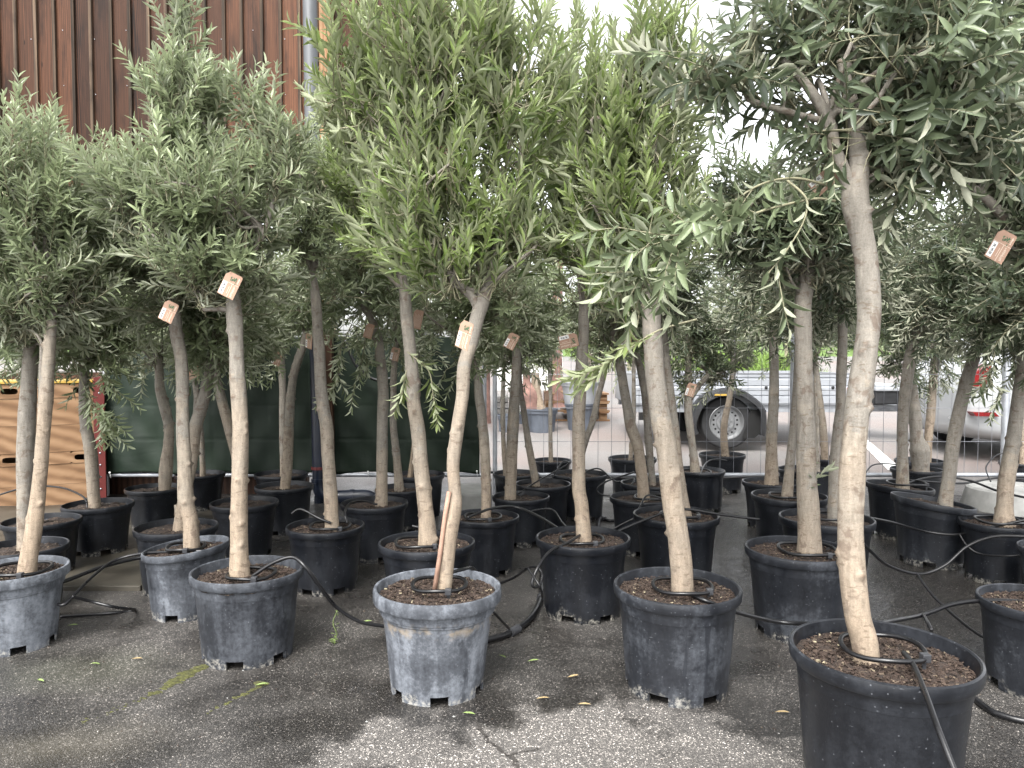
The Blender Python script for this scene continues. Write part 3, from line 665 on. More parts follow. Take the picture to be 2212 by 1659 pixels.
q.add([(a_, CY-.012, b_) for a_, b_ in pts]+[(a_, CY+.1, b_) for a_, b_ in pts], [(0, 1, 2, 3), (7, 6, 5, 4)]+[(k, 4+k, 4+(k+1) % 4, (k+1) % 4) for k in range(4)]); q.build('reflector', M['red_lens'], CAR)
for X in (.85, 3.55):
    for sy, sg in ((.06, 1), (1.70, -1)):
        W_ = link(bpy.data.objects.new('wheel', None), CAR); W_.location = (X-2.2, sy-.88, .32)
        wheel(W_, Vector((CX+X, CY+sy, gz+.32)), .32, .2, sg)

# ------------------------------------------------------------------ things beyond the fence, middle
def ribbed_pot(name, u, vt, vb, w_, s, m, label, ribs=True, group='blue-grey pots beyond the fence'):
    c = P(u, vb, s); r = w_/2/s; zt_ = P(u, vt, s).z; zb_ = c.z-.01; H = zt_-zb_
    g = empty(name, (c.x, c.y, zb_)); tag(g, label, 'plant pot', group)
    n = 48; vs = []; prof = [(.74, 0, 1), (.80, .35, 1), (.86, .72, 1), (.90, .80, 0), (.93, .81, 0), (.95, .93, 0), (1.0, .94, 0), (1.0, 1.0, 0), (.94, 1.0, 0), (.90, .85, 0)]
    for (k_, z_, rb) in prof:
        for k in range(n):
            a = 2*math.pi*k/n; rr = r*k_*(1-(.035 if (ribs and rb and k % 4 == 0) else 0)); vs.append((c.x+rr*math.cos(a), c.y+rr*math.sin(a), zb_+H*z_))
    fs = [(i*n+k, i*n+(k+1) % n, (i+1)*n+(k+1) % n, (i+1)*n+k) for i in range(len(prof)-1) for k in range(n)]
    q = MB(); q.add(vs, fs); q.build('pot', m, g, True, 40)
    MB().disc((c.x, c.y, zb_+H*.9), r*.92, 24).build('soil', M['soil'], g)
    return g, Vector((c.x, c.y, zb_+H*.9)), r
gA, cA, rA = ribbed_pot('potted_olive_stump', 1170, 882, 935, 72, 150, M['bluegrey_pot'], 'old gnarled olive with two thick trunks in a ribbed blue-grey pot beyond the fence')
gB, cB, rB = ribbed_pot('ribbed_pot', 1098, 895, 944, 50, 150, M['bluegrey_pot'], 'ribbed blue-grey pot beyond the fence beside the fence post')
gC, cC, rC = ribbed_pot('ribbed_pot', 1138, 890, 928, 50, 140, M['bluegrey_pot'], 'darker ribbed pot half hidden behind the gnarled olive pot')
gD, cD, rD = ribbed_pot('ribbed_pot', 1252, 871, 927, 66, 148, M['bluegrey_pot'], 'ribbed pot carrying the larger grey pot on top')
gE, cE, rE = ribbed_pot('grey_tree_pot', 1252, 824, 872, 86, 148, M['grey_lid'], 'large smooth light grey pot stacked on a ribbed pot beyond the fence', False)
stone = MB()
sw = empty('stone_wall', (P(1085, 900, 130).x, P(1085, 900, 130).y, .3)); tag(sw, 'low grey dry stone wall beyond the fence post', 'wall')
rr_ = random.Random(4); y_ = P(1085, 900, 130).y
for j in range(4):
    xx = P(1070, 900, 130).x
    while xx < P(1112, 900, 130).x:
        wd = rr_.uniform(.07, .15); MB().box(xx, xx+wd-.012, y_-.02*rr_.random(), y_+.3, .24+j*.1, .24+j*.1+.088, bev=.012).build('stone', M['stone'], sw); xx += wd
tag(MB().box(P(1068, 800, 100).x, P(1215, 800, 100).x, P(0, 800, 100).y, P(0, 800, 100).y+.3, .3, 3.2).build('rendered_wall', M['render_wall']), 'pale rendered wall far behind the ribbed pots', 'wall')
# pallet stack
pl = empty('pallet_stack', tuple(P(1215, 905, 140))); tag(pl, 'stack of orange wooden pallets behind the big grey pot', 'pallets')
pc = P(1248, 905, 138); zb_ = ground_z(pc.y)
for k in range(3):
    for i in range(4): MB().box(pc.x-.5+i*.28, pc.x-.5+i*.28+.14, pc.y-.05, pc.y+.9, zb_+.13+k*.145, zb_+.15+k*.145).build('slat', M['pallet'], pl)
    for i in range(3): MB().box(pc.x-.5+i*.42, pc.x-.5+i*.42+.12, pc.y, pc.y+.9, zb_+.03+k*.145, zb_+.125+k*.145, bev=.004).build('block', M['pallet'], pl)
    MB().box(pc.x-.5, pc.x+.5, pc.y-.02, pc.y+.1, zb_+.004+k*.145, zb_+.028+k*.145).build('slat', M['pallet'], pl)
# thin pole far right
tag(MB().tube([P(1999, 812, 45), P(1999, 640, 45)], .05, 10).build('road_pole', M['galv'], None, True), 'thin grey pole standing by the far road', 'pole')

# ------------------------------------------------------------------ leaves, shoots and crowns
def leaf_template(lod, bend, fold=.16):
    if lod == 0: ysec = [(.16, .30), (.42, .5), (.74, .38)]
    elif lod == 1: ysec = [(.3, .47), (.7, .42)]
    else:
        v = np.array([(0, 0, 0), (-.46, .32, -bend*.1), (.46, .32, -bend*.1), (-.4, .7, -bend*.49), (.4, .7, -bend*.49), (0, 1, -bend)], float)
        return v, [(0, 2, 1), (1, 2, 4, 3), (3, 4, 5)]
    v = [(0, 0, 0)]
    for (y, hw) in ysec: v += [(-hw, y, -bend*y*y+fold*hw), (0, y, -bend*y*y), (hw, y, -bend*y*y+fold*hw)]
    v.append((0, 1, -bend)); n = len(ysec); f = [(0, 2, 1), (0, 3, 2)]
    for i in range(n-1):
        a = 1+3*i; f += [(a, a+1, a+4, a+3), (a+1, a+2, a+5, a+4)]
    a = 1+3*(n-1); t = len(v)-1; f += [(a, a+1, t), (a+1, a+2, t)]
    return np.array(v, float), f
def leaf_mesh(tint, bend, m, lod=0):
    v, f = leaf_template(lod, bend); me = bpy.data.meshes.new('leaf'); me.from_pydata(v.tolist(), [], f); me.materials.append(m)
    at = me.attributes.new('tint', 'FLOAT', 'POINT'); at.data.foreach_set('value', [tint]*len(v)); me.polygons.foreach_set('use_smooth', [True]*len(f)); return me
LEAFCACHE = {}
def nrm(a): return a/np.maximum(np.linalg.norm(a, axis=-1, keepdims=True), 1e-9)
class Leaves:
    def __init__(s): s.T = []; s.R = []; s.k = []
    def shoot(s, rs, o, d, L, style, tintb, tips=True):
        """leaf pairs along a slightly bent stem; returns the stem points"""
        ll, lw, sp, a0 = style['len'], style['wid'], style['sp'], style['ang']
        side = nrm(np.cross(d, rs.normal(size=3))); bend = rs.normal(0, .12, 3)+np.array([0, 0, style['bend']])
        st = lambda t: o + d*L*t + bend*L*t*t*.5
        n = max(3, int(L/sp)); ts = (np.arange(n)+.6)/n
        for i, t in enumerate(ts):
            tan = nrm(d+bend*t); p = st(t)
            if style.get('skip') and rs.random() < style['skip']*(1-t): continue
            ax = nrm(side-tan*np.dot(side, tan)); ay = np.cross(tan, ax)
            th = (i % 2)*math.pi/2+rs.normal(0, .35)
            for sg in (0, math.pi):
                if rs.random() < .08: continue
                r = ax*math.cos(th+sg)+ay*math.sin(th+sg); a = a0*(1-.45*t**3)*rs.uniform(.75, 1.3)
                l = nrm(tan*math.cos(a)+r*math.sin(a)+np.array([0, 0, -style['droop']])); nn = nrm(tan-l*np.dot(tan, l)+rs.normal(0, .25, 3)); nn = nrm(nn-l*np.dot(nn, l))
                sc = ll*rs.uniform(.75, 1.15)*(1-.45*t**4)*(.7+.5*min(1, t*3)); xx = np.cross(l, nn)
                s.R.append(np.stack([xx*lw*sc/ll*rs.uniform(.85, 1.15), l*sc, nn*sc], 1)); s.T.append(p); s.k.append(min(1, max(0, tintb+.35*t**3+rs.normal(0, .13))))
        return [st(t) for t in (0, .35, .7, 1.0)]
    def arrays(s): return np.array(s.T), np.array(s.R), np.array(s.k)

STY = {
 'A': dict(len=.064, wid=.0125, sp=.0195, ang=.75, bend=.10, droop=.05, mat='leaf_silver', up=.75, out=.75, tint=.30, L=(.12, .32)),
 'B': dict(len=.070, wid=.0145, sp=.0215, ang=.62, bend=.15, droop=-.05, mat='leaf_fresh', up=.85, out=.6, tint=.40, L=(.12, .32)),
 'D': dict(len=.074, wid=.0175, sp=.024, ang=.95, bend=-.25, droop=.15, mat='leaf_dark', up=.2, out=.9, tint=.30, L=(.14, .34)),
 'G': dict(len=.070, wid=.0155, sp=.024, ang=.85, bend=-.05, droop=.10, mat='leaf_silver', up=.25, out=.9, tint=.22, L=(.14, .30)),
 'H': dict(len=.066, wid=.0140, sp=.022, ang=.85, bend=-.10, droop=.12, mat='leaf_dark', up=.2, out=.9, tint=.26, L=(.14, .30)),
 'Y': dict(len=.070, wid=.016, sp=.030, ang=.9, bend=0, droop=.05, mat='leaf_lime', up=.4, out=.8, tint=.45, L=(.2, .4)),
}
TRI = [0]
def make_crown(par, seed, s, ells, n, sty, starts, lod, singles=0, extra=(), name='crown', flat=.85, clear=()):
    """ells: (u, v, ru, rv[, weight]) measured at the tree's own distance; starts: limb tips the boughs grow from"""
    rs = np.random.default_rng(seed); style = dict(STY[sty]); lv = Leaves(); tw = MB()
    E = []
    for e in ells:
        c = np.array(P(e[0], e[1], s)); E.append((c, np.array([e[2]/s, e[2]/s*flat, e[3]/s]), e[4] if len(e) > 4 else 1.0))
    wgt = np.array([e[2]*e[1][0]*e[1][2] for e in E]); wgt = wgt/wgt.sum()
    starts = [p if isinstance(p, tuple) else (p, .012) for p in starts]; srad = {tuple(np.round(np.array(p), 6)): r_ for p, r_ in starts}; starts = [np.array(p) for p, _ in starts]; zlow = min(p[2] for p in starts); sk = []; skr = []
    nb = max(6, int(n/22))
    for i in range(nb):
        c, r, _ = E[rs.choice(len(E), p=wgt)]; q = c+nrm(rs.normal(size=3))*r*rs.uniform(.25, .7)
        if q[2] < zlow-.05: q[2] = zlow+rs.uniform(0, .15)
        low = [a_ for a_ in starts if a_[2] < q[2]-.06] or [min(starts, key=lambda a_: a_[2])]
        s0 = min(low, key=lambda a_: np.linalg.norm(a_-q)); mid = s0*.45+q*.55+np.array([0, 0, .10])*rs.uniform(-.4, 1)+rs.normal(0, .04, 3)
        pts = [s0, s0*.75+mid*.25+np.array([0, 0, .03]), mid, mid*.4+q*.6+rs.normal(0, .02, 3), q]; pts = catmull(pts, 3); r0_ = min(.012, .85*srad.get(tuple(np.round(s0, 6)), .01)); rad = np.linspace(r0_, min(.004, r0_*.7), len(pts))*rs.uniform(.75, 1.05)
        tw.tube(pts, rad, 6 if lod < 2 else 4, 1, caps=False); sk += [np.array(p) for p in pts[2:]]
    sk = np.array(sk); lobes = [(nrm(rs.normal(size=3)), rs.uniform(-.42, .38)) for _ in range(14)]
    for i in range(n):
        c, r, _ = E[rs.choice(len(E), p=wgt)]; dirn = nrm(rs.normal(size=3)); rad = rs.random()**.48
        bulge = 1+sum(am*max(0, float(np.dot(dirn, ld))-.6)/.4 for ld, am in lobes)+(rs.uniform(.05, .38) if rs.random() < .17 else 0)
        o = c+dirn*r*rad*max(.55, bulge)
        dd = np.linalg.norm(sk-o-np.array([0, 0, -.06]), axis=1); j = int(np.argmin(dd)); q = sk[j]
        outw = nrm(o-c+1e-6); d = nrm(outw*style['out']*rad+np.array([0, 0, style['up']])+nrm(o-q+1e-6)*.5+rs.normal(0, .33, 3))
        L = rs.uniform(*style['L']); o2 = o-d*L*.55
        skip = False
        for (line, rad_) in clear:
            for a_, b_ in zip(line[:-1], line[1:]):
                m_ = np.array((a_+b_)/2)
                if abs(o2[2]-m_[2]) < .12 and abs(o2[0]-m_[0]) < rad_*1.6 and o2[1] < m_[1]+.02: skip = True
        if skip: continue
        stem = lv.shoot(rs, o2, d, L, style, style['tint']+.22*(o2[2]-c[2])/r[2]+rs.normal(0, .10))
        mid = (q+o2)/2+np.array([0, 0, -.02]) + rs.normal(0, .015, 3)
        tw.tube([q, mid, stem[0], stem[1], stem[2], stem[3]], [.0034, .0028, .0024, .0019, .0014, .0006], 4 if lod == 0 else 3, 0, caps=False)
    for (pts, n_sp, tint) in extra:
        pp = catmull([P(*p) for p in pts], 6); tw.tube(pp, np.linspace(.0042, .0016, len(pp)), 6, 0, caps=False)
        pa = np.array(pp)
        st2 = dict(style); st2['skip'] = .35
        for a_, b_ in zip(pts[:-1], pts[1:]): pass
        tot = np.linalg.norm(np.diff(pa, axis=0), axis=1).sum()
        nseg = max(1, len(pa)//6)
        for k in range(nseg):
            a_ = pa[k*6]; b_ = pa[min(len(pa)-1, k*6+6)]; L = float(np.linalg.norm(b_-a_))
            st3 = dict(st2); st3['bend'] = 0
            frac = (k+1)/nseg
            if frac > .3: lv.shoot(rs, a_, nrm(b_-a_), L, st3, tint)
        for k in range(n_sp):
            t = rs.uniform(.35, 1); a_ = pa[int(t*(len(pa)-1))]; dn = nrm(pa[-1]-pa[0]); d = nrm(dn+rs.normal(0, .5, 3)+np.array([0, 0, -.15])); L = rs.uniform(.10, .24)
            stm = lv.shoot(rs, a_, d, L, style, tint); tw.tube(stm, [.002, .0017, .0013, .0006], 4, 0, caps=False)
    T, Rm, K = lv.arrays()
    for (line, rad_) in clear:     # pruned clean along the big limbs on their open side
        A_ = np.array([np.array(p) for p in line]); keepm = np.ones(len(T), bool)
        for a_, b_ in zip(A_[:-1], A_[1:]):
            ab = (b_-a_)[[0, 2]]; tt = np.clip(((T[:, [0, 2]]-a_[[0, 2]])@ab)/(ab@ab), 0, 1); near = np.linalg.norm(T[:, [0, 2]]-(a_[[0, 2]]+tt[:, None]*ab), axis=1) < rad_
            keepm &= ~(near & (T[:, 1] < a_[1]+.03))
        T, Rm, K = T[keepm], Rm[keepm], K[keepm]
    N = len(T)
    org = np.array(par.location); mat = M[style['mat']]
    # the leaves that show largest become parts of their own
    sel = np.zeros(N, bool)
    if singles:
        dv = T-np.array([0, 0, CAMZ]); dep = dv@np.array(FW); uu = UC+F*dv[:, 0]/dep; vv = VC-F*(dv@np.array(UP))/dep
        inv = (uu > 10) & (uu < 2200) & (vv > 10) & (vv < 1640)
        area = np.linalg.norm(Rm[:, :, 1], axis=1)/dep*np.abs(np.einsum('ij,ij->i', nrm(Rm[:, :, 2]), nrm(dv)))
        area = np.where(inv, area, -1); idx = np.argsort(-area)[:singles]; sel[idx] = True
        ms = []
        for ti in range(5):
            for be in (.04, .16):
                key = (style['mat'], ti, be)
                if key not in LEAFCACHE: LEAFCACHE[key] = leaf_mesh(ti/4, be, mat)
                ms.append(LEAFCACHE[key])
        for i in idx:
            o = bpy.data.objects.new('leaf', ms[int(round(K[i]*4))*2+int(i % 2)]); COL.objects.link(o); o.parent = par
            m4 = Matrix.Identity(4)
            for a_ in range(3):
                for b_ in range(3): m4[a_][b_] = Rm[i, a_, b_]
                m4[a_][3] = T[i, a_]-org[a_]
            o.matrix_basis = m4
    keep = np.where(~sel)[0]; nk = len(keep)
    V = []; FA = []; base = 0; tints = []
    for gi, be in enumerate((.02, .14, .26)):
        ids = keep[gi::3]; tv, tf = leaf_template(lod, be)
        if len(ids) == 0: continue
        vv = np.einsum('nij,vj->nvi', Rm[ids], tv)+T[ids][:, None, :]
        V.append(vv.reshape(-1, 3)); tints.append(np.repeat(K[ids], len(tv)))
        off = base+np.arange(len(ids))*len(tv)
        for ff in tf: FA.append((off[:, None]+np.array(ff)[None, :]))
        base += len(ids)*len(tv)
    V = np.concatenate(V)-org; tints = np.concatenate(tints)
    tv = np.array(tw.v)-org; allv = np.concatenate([V, tv]); faces = []; mi = []
    for a_ in FA: faces += a_.tolist(); mi += [0]*len(a_)
    for q, m_ in zip(tw.f, tw.m): faces.append([i+base for i in q]); mi.append(1+m_)
    me = bpy.data.meshes.new(name); me.from_pydata(allv.tolist(), [], faces)
    me.materials.append(mat); me.materials.append(M['twig']); me.materials.append(M['bark'])
    me.polygons.foreach_set('material_index', mi); me.polygons.foreach_set('use_smooth', [True]*len(faces))
    at = me.attributes.new('tint', 'FLOAT', 'POINT'); at.data.foreach_set('value', np.concatenate([tints, np.zeros(len(tv))]))
    me.update(); TRI[0] += sum(len(q)-2 for q in faces)
    o = link(bpy.data.objects.new(name, me), par); o['kind'] = 'stuff'; o['grey'] = .6
    return o

# ------------------------------------------------------------------ trunks
def trunk_mesh(name, pts, rad, par, lod, seed, grey, knots=None, flare=True):
    rs = np.random.default_rng(seed)
    P_ = catmull(list(pts), 12); Q = [Vector((r, 0, 0)) for r in rad]; RR = [q.x for q in catmull(Q, 12)]
    # resample evenly
    d = [0]
    for a, b in zip(P_[:-1], P_[1:]): d.append(d[-1]+(b-a).length)
    d = np.array(d); sp = (.009, .014, .022)[lod]; n = max(6, int(d[-1]/sp)); t = np.linspace(0, d[-1], n)
    pa = np.array(P_); X = np.stack([np.interp(t, d, pa[:, k]) for k in range(3)], 1); r = np.interp(t, d, RR)
    sides = (28, 18, 12)[lod]; tan = nrm(np.gradient(X, axis=0)); ref = np.array([1., 0, 0])
    ang = np.arange(sides)*2*math.pi/sides; V = np.zeros((n, sides, 3)); K = np.zeros((n, sides))
    nk = knots if knots is not None else int(d[-1]*14)
    kt = rs.uniform(0, d[-1], nk); ka = rs.uniform(0, 2*math.pi, nk); kr = rs.uniform(.006, .012, nk); kh = rs.uniform(.006, .016, nk)*min(1.0, (r.mean()/.03))
    ph = rs.uniform(0, 6.28, 6)
    for i in range(n):
        tt = tan[i]; ref = nrm(ref-tt*np.dot(ref, tt)); b = np.cross(tt, ref)
        rr = r[i]*(1+.035*np.sin(2*ang+ph[0]+t[i]*3)+.025*np.sin(3*ang+ph[1]-t[i]*5)+.018*math.sin(t[i]*23+ph[2])+.012*np.sin(ang*5+t[i]*37+ph[3]))
        if flare: rr = rr*(1+.22*math.exp(-t[i]/.035)*(1+.5*np.sin(3*ang+ph[4])))
        for k in range(nk):
            dt = t[i]-kt[k]
            if abs(dt) < .035:
                da = (ang-ka[k]+math.pi) % (2*math.pi)-math.pi; q = np.exp(-((dt/kr[k])**2+(da*r[i]/kr[k])**2)); rr = rr+q*kh[k]; K[i] = np.maximum(K[i], np.exp(-((dt/kr[k]*1.6)**2+(da*r[i]/kr[k]*1.6)**2)))
        V[i] = X[i]+rr[:, None]*(np.cos(ang)[:, None]*ref+np.sin(ang)[:, None]*b)
    org = np.array(par.location); vs = (V.reshape(-1, 3)-org).tolist(); vs.append((X[-1]-org).tolist())
    fs = [(i*sides+k, i*sides+(k+1) % sides, (i+1)*sides+(k+1) % sides, (i+1)*sides+k) for i in range(n-1) for k in range(sides)]
    fs += [((n-1)*sides+k, (n-1)*sides+(k+1) % sides, n*sides) for k in range(sides)]
    me = bpy.data.meshes.new(name); me.from_pydata(vs, [], fs); me.materials.append(M['bark']); me.polygons.foreach_set('use_smooth', [True]*len(fs))
    at = me.attributes.new('knot', 'FLOAT', 'POINT'); at.data.foreach_set('value', list(K.reshape(-1))+[0.0]); me.update()
    TRI[0] += 2*len(fs); o = link(bpy.data.objects.new(name, me), par); o['grey'] = grey; return o

# ------------------------------------------------------------------ pots
def pot_profile(kind, R_, H):
    if kind == 'band':   # deep rolled rim, then a stepped collar
        return [(.735, 0), (.745, .06), (.80, .50), (.855, .74), (.875, .75), (.90, .855), (.905, .865), (.985, .87), (1.0, .885), (1.0, .965), (.985, .995), (.96, 1.0), (.94, .995), (.925, .97), (.90, .78)]
    if kind == 'tall':
        return [(.86, 0), (.865, .06), (.89, .5), (.915, .90), (.925, .905), (.985, .915), (1.0, .93), (1.0, .975), (.985, .998), (.965, 1.0), (.945, .985), (.91, .78)]
    return [(.80, 0), (.805, .05), (.845, .40), (.905, .875), (.915, .885), (.975, .895), (.99, .91), (1.0, .965), (.99, .992), (.965, 1.0), (.945, .99), (.90, .78)]
def make_pot(g, R_, H, kind, dust, seed, tilt, n=66):
    rs = random.Random(seed); pr = pot_profile(kind, R_, H); q = MB(); sq = 1+rs.uniform(-.02, .02)
    rot = rs.uniform(0, 6.28); vs = []; tx_, ty_ = tilt
    fullp = [(pr[0][0]-.01, 0), (pr[0][0]+.001, (.036)/H)]+[(a, max(b, .05/H) if i == 1 else b) for i, (a, b) in enumerate(pr) if i >= 1]
    dent = [(rs.uniform(0, 6.28), rs.uniform(.2, .7), rs.uniform(.004, .010)) for _ in range(3)]
    for (a, b) in fullp:
        for k in range(n):
            an = 2*math.pi*k/n+rot; rr = R_*a
            for (da, dz, dd) in dent:
                x_ = (an-da+math.pi) % (2*math.pi)-math.pi; rr -= dd*math.exp(-(x_/.35)**2-((b-dz)/.2)**2)*(1 if b > .05 else 0)
            rr *= 1+.008*math.sin(2*an+seed)*b
            x = rr*math.cos(an)*sq; y = rr*math.sin(an)/sq; z = H*b+b*(tx_*x+ty_*y)
            vs.append((x, y, z))
    fs = []; notch = n//6
    for i in range(len(fullp)-1):
        for k in range(n):
            if i == 0 and (k % notch) in (0, 1, 2, 3): continue      # drainage slots round the foot
            fs.append((i*n+k, i*n+(k+1) % n, (i+1)*n+(k+1) % n, (i+1)*n+k))
    # inner foot ring and underside set back, seen through the slots
    b0 = len(vs)
    for (a, z) in ((pr[0][0]-.05, 0.004), (pr[0][0]-.05, .038)):
        for k in range(n): an = 2*math.pi*k/n+rot; vs.append((R_*a*math.cos(an), R_*a*math.sin(an), z))
    for k in range(n):
        if (k % notch) in (0, 1, 2, 3): fs.append((b0+n+k, b0+n+(k+1) % n, n+(k+1) % n, n+k)); 
        else: fs.append((k, (k+1) % n, b0+(k+1) % n, b0+k)[::-1])
        if (k % notch) == 0: fs.append((k, n+k, b0+n+k, b0+k))
        if (k % notch) == 4: fs.append((k, b0+k, b0+n+k, n+k))
        if (k % notch) not in (0, 1, 2, 3): fs.append((b0+k, b0+(k+1) % n, b0+n+(k+1) % n, b0+n+k))
    fs.append(tuple(b0+n+k for k in range(n)))
    q.add(vs, fs)
    me = bpy.data.meshes.new('pot'); me.from_pydata(q.v, [], q.f); me.materials.append(M['pot']); me.validate()
    me.polygons.foreach_set('use_smooth', [True]*len(me.polygons)); me.update(); me.set_sharp_from_angle(angle=R(38))
    o = link(bpy.data.objects.new('pot', me), g); o['dust'] = float(dust); o['tide'] = float(H*.62 if (kind == 'band' and dust < .78) else 9.0)
    TRI[0] += 2*len(fs)
    return o
def make_soil(g, R_, H, depth, tilt, seed, chips, n=40):
    rs = np.random.default_rng(seed); rings = 14 if chips else 7; vs = [(0, 0, H-depth+.008)]; tx_, ty_ = tilt; r0 = R_*.925
    for i in range(1, rings+1):
        for k in range(n):
            a = 2*math.pi*k/n; r = r0*i/rings; x, y = r*math.cos(a), r*math.sin(a)
            z = H-depth+.010*(1-(i/rings)**2)+rs.normal(0, .0045)+(tx_*x+ty_*y)*.8; vs.append((x, y, z))
    fs = [(0, 1+k, 1+(k+1) % n) for k in range(n)]+[(1+(i-1)*n+k, 1+i*n+k, 1+i*n+(k+1) % n, 1+(i-1)*n+(k+1) % n) for i in range(1, rings) for k in range(n)]
    me = bpy.data.meshes.new('soil'); me.from_pydata(vs, [], fs); me.materials.append(M['soil']); o = link(bpy.data.objects.new('soil', me), g)
    TRI[0] += 2*len(fs)
    if chips:
        N = chips; r = r0*.97*np.sqrt(rs.random(N)); a = rs.uniform(0, 6.28, N); q = MB()
        for i in range(N):
            x, y = r[i]*math.cos(a[i]), r[i]*math.sin(a[i]); z = H-depth+.010*(1-(r[i]/r0)**2)+.005+(tx_*x+ty_*y)*.8
            m_ = Matrix.Translation((x, y, z)) @ Matrix.Rotation(rs.uniform(0, 6.28), 4, 'Z') @ Matrix.Rotation(rs.normal(0, .5), 4, 'X') @ Matrix.Rotation(rs.normal(0, .3), 4, 'Y')
            l = rs.uniform(.003, .009)*(1.5 if rs.random() < .12 else 1); w_ = rs.uniform(.002, .0045); h = rs.uniform(.001, .004)
            pts = [(-l, -w_*.7, 0), (l*.8, -w_, 0), (l, w_*.6, 0), (-l*.9, w_, 0), (-l*.7, -w_*.4, h), (l*.6, 0, h*1.2)]
            q.add([m_ @ Vector(p) for p in pts], [(0, 1, 5, 4), (1, 2, 5), (2, 3, 4, 5), (3, 0, 4)])
        me = bpy.data.meshes.new('bark_chips'); me.from_pydata(q.v, [], q.f); me.materials.append(M['chip']); o = link(bpy.data.objects.new('bark_chips', me), g); o['kind'] = 'stuff'; TRI[0] += 6*N

TREES = {}
def tree(key, label, pot, trunk, grey=0.0, limbs=(), crown=None, kind='lip', dust=.1, tilt=(0, 0), lod=1, chips=0, soil=.035, knots=None, singles=0, extra=(), stake=None, seed=None, s=None, H=None, clear=0):
    """pot = (u, v, w) of the rim; trunk = [(u, v, width)...]; crown = (ells, n, style)"""
    u, v, w_ = pot; seed = seed if seed is not None else sum(ord(c)*7 for c in key)
    wc = w_/math.sqrt(1+((u-UC)/F)**2)
    if s is None: s = (v-770+.8*wc)/1.3
    c = P(u, v, s); gz_ = ground_z(c.y)
    if c.x < -2.06 and g0.y < c.y < 6.3: gz_ = .03
    H_ = H or (c.z-gz_); Rr = wc/2/s
    g = empty('potted_olive_tree', (c.x, c.y, gz_)); tag(g, label, 'potted tree', 'potted olive trees standing in the nursery yard')
    make_pot(g, Rr, H_, kind, dust, seed, tilt); make_soil(g, Rr, H_, soil, tilt, seed, chips)
    def line(tr, first=True):
        pts = [P(a, b, s) for a, b, _ in tr]; rad = [q[2]/2/s for q in tr]
        if first: pts.insert(0, Vector((pts[0].x, pts[0].y, gz_+H_-soil-.04))); rad.insert(0, rad[0]*1.03)
        if first and (pts[1]-pts[0]).z < .01: pts.pop(1); rad.pop(1)
        return pts, rad
    tips = []
    if trunk:
        pts, rad = line(trunk); trunk_mesh('trunk', pts, rad, g, lod, seed, grey, knots); tips += [(pts[-1], rad[-1]), (pts[int(len(pts)*.8)], rad[int(len(pts)*.8)])]; clr = [(pts[len(pts)//2:], clear)] if clear else []
    for k, lm in enumerate(limbs):
        pts, rad = line(lm, False); trunk_mesh('limb', pts, rad, g, lod, seed+k+1, grey+.15, knots=max(2, int(len(lm))), flare=False); tips.append((pts[-1], rad[-1]))
        if len(pts) > 3: tips += [(pts[len(pts)//2], rad[len(pts)//2]), (pts[3*len(pts)//4], rad[3*len(pts)//4])]
        if clear and k < 1: clr.append((pts, clear*.8))
    if stake: MB().tube([P(a, b, s*1.01) for a, b in stake], .009, 8).build('stake', M['stake'], g, True)
    if crown: make_crown(g, seed+11, s, crown[0], crown[1], crown[2], tips, lod, singles, extra, clear=clr)
    TREES[key] = dict(g=g, c=c, s=s, R=Rr, H=H_, soilz=gz_+H_-soil, base=P(trunk[0][0], trunk[0][1], s) if trunk else c)
    return g

# ------------------------------------------------------------------ the trees: front row first
tree('D', 'largest potted olive at the front right with a thick pale trunk and dark broad leaves', (1906, 1401, 429),
     [(1873, 1436, 50), (1868, 1385, 54), (1853, 1331, 54), (1842, 1239, 53), (1837, 1159, 52), (1838, 1066, 52), (1840, 1028, 52), (1844, 962, 49), (1852, 883, 49), (1862, 816, 49), (1873, 737, 47), (1878, 671, 47), (1876, 623, 48), (1871, 559, 48), (1859, 494, 50), (1847, 430, 56), (1855, 365, 44), (1851, 301, 38), (1840, 236, 32), (1818, 129, 22)],
     .05, limbs=([(1842, 425, 34), (1830, 390, 31), (1803, 322, 28), (1791, 266, 27), (1769, 223, 24), (1726, 163, 17), (1692, 129, 13)], [(1785, 262, 14), (1740, 252, 13), (1690, 238, 13), (1614, 215, 10)], [(1865, 402, 14), (1900, 370, 12), (1940, 350, 9)], [(1852, 330, 18), (1905, 260, 14), (1980, 180, 10)]),
     crown=([(1880, 190, 250, 210, 1.5), (1730, 60, 150, 130, 0.8), (2080, 160, 200, 250, 1.0), (2000, 0, 250, 150, 0.8), (1540, 150, 150, 110, 0.55), (1970, 370, 110, 100, 0.6), (1850, 270, 120, 110, 0.6)], 478, 'D'),
     kind='lip', dust=.16, lod=0, chips=1500, soil=.045, knots=14, singles=300, clear=.03,
     extra=([[(1803, 434, 722), (1756, 430, 740), (1660, 452, 765), (1584, 477, 785), (1500, 500, 800), (1440, 508, 810), (1330, 490, 820)], 10, .75],
            [[(1786, 400, 722), (1715, 385, 740), (1640, 400, 760), (1563, 451, 780), (1494, 503, 790), (1420, 560, 800), (1330, 640, 805)], 14, .7],
            [[(1700, 390, 745), (1742, 430, 750), (1735, 480, 755), (1700, 540, 760), (1660, 590, 760)], 1, .5]))
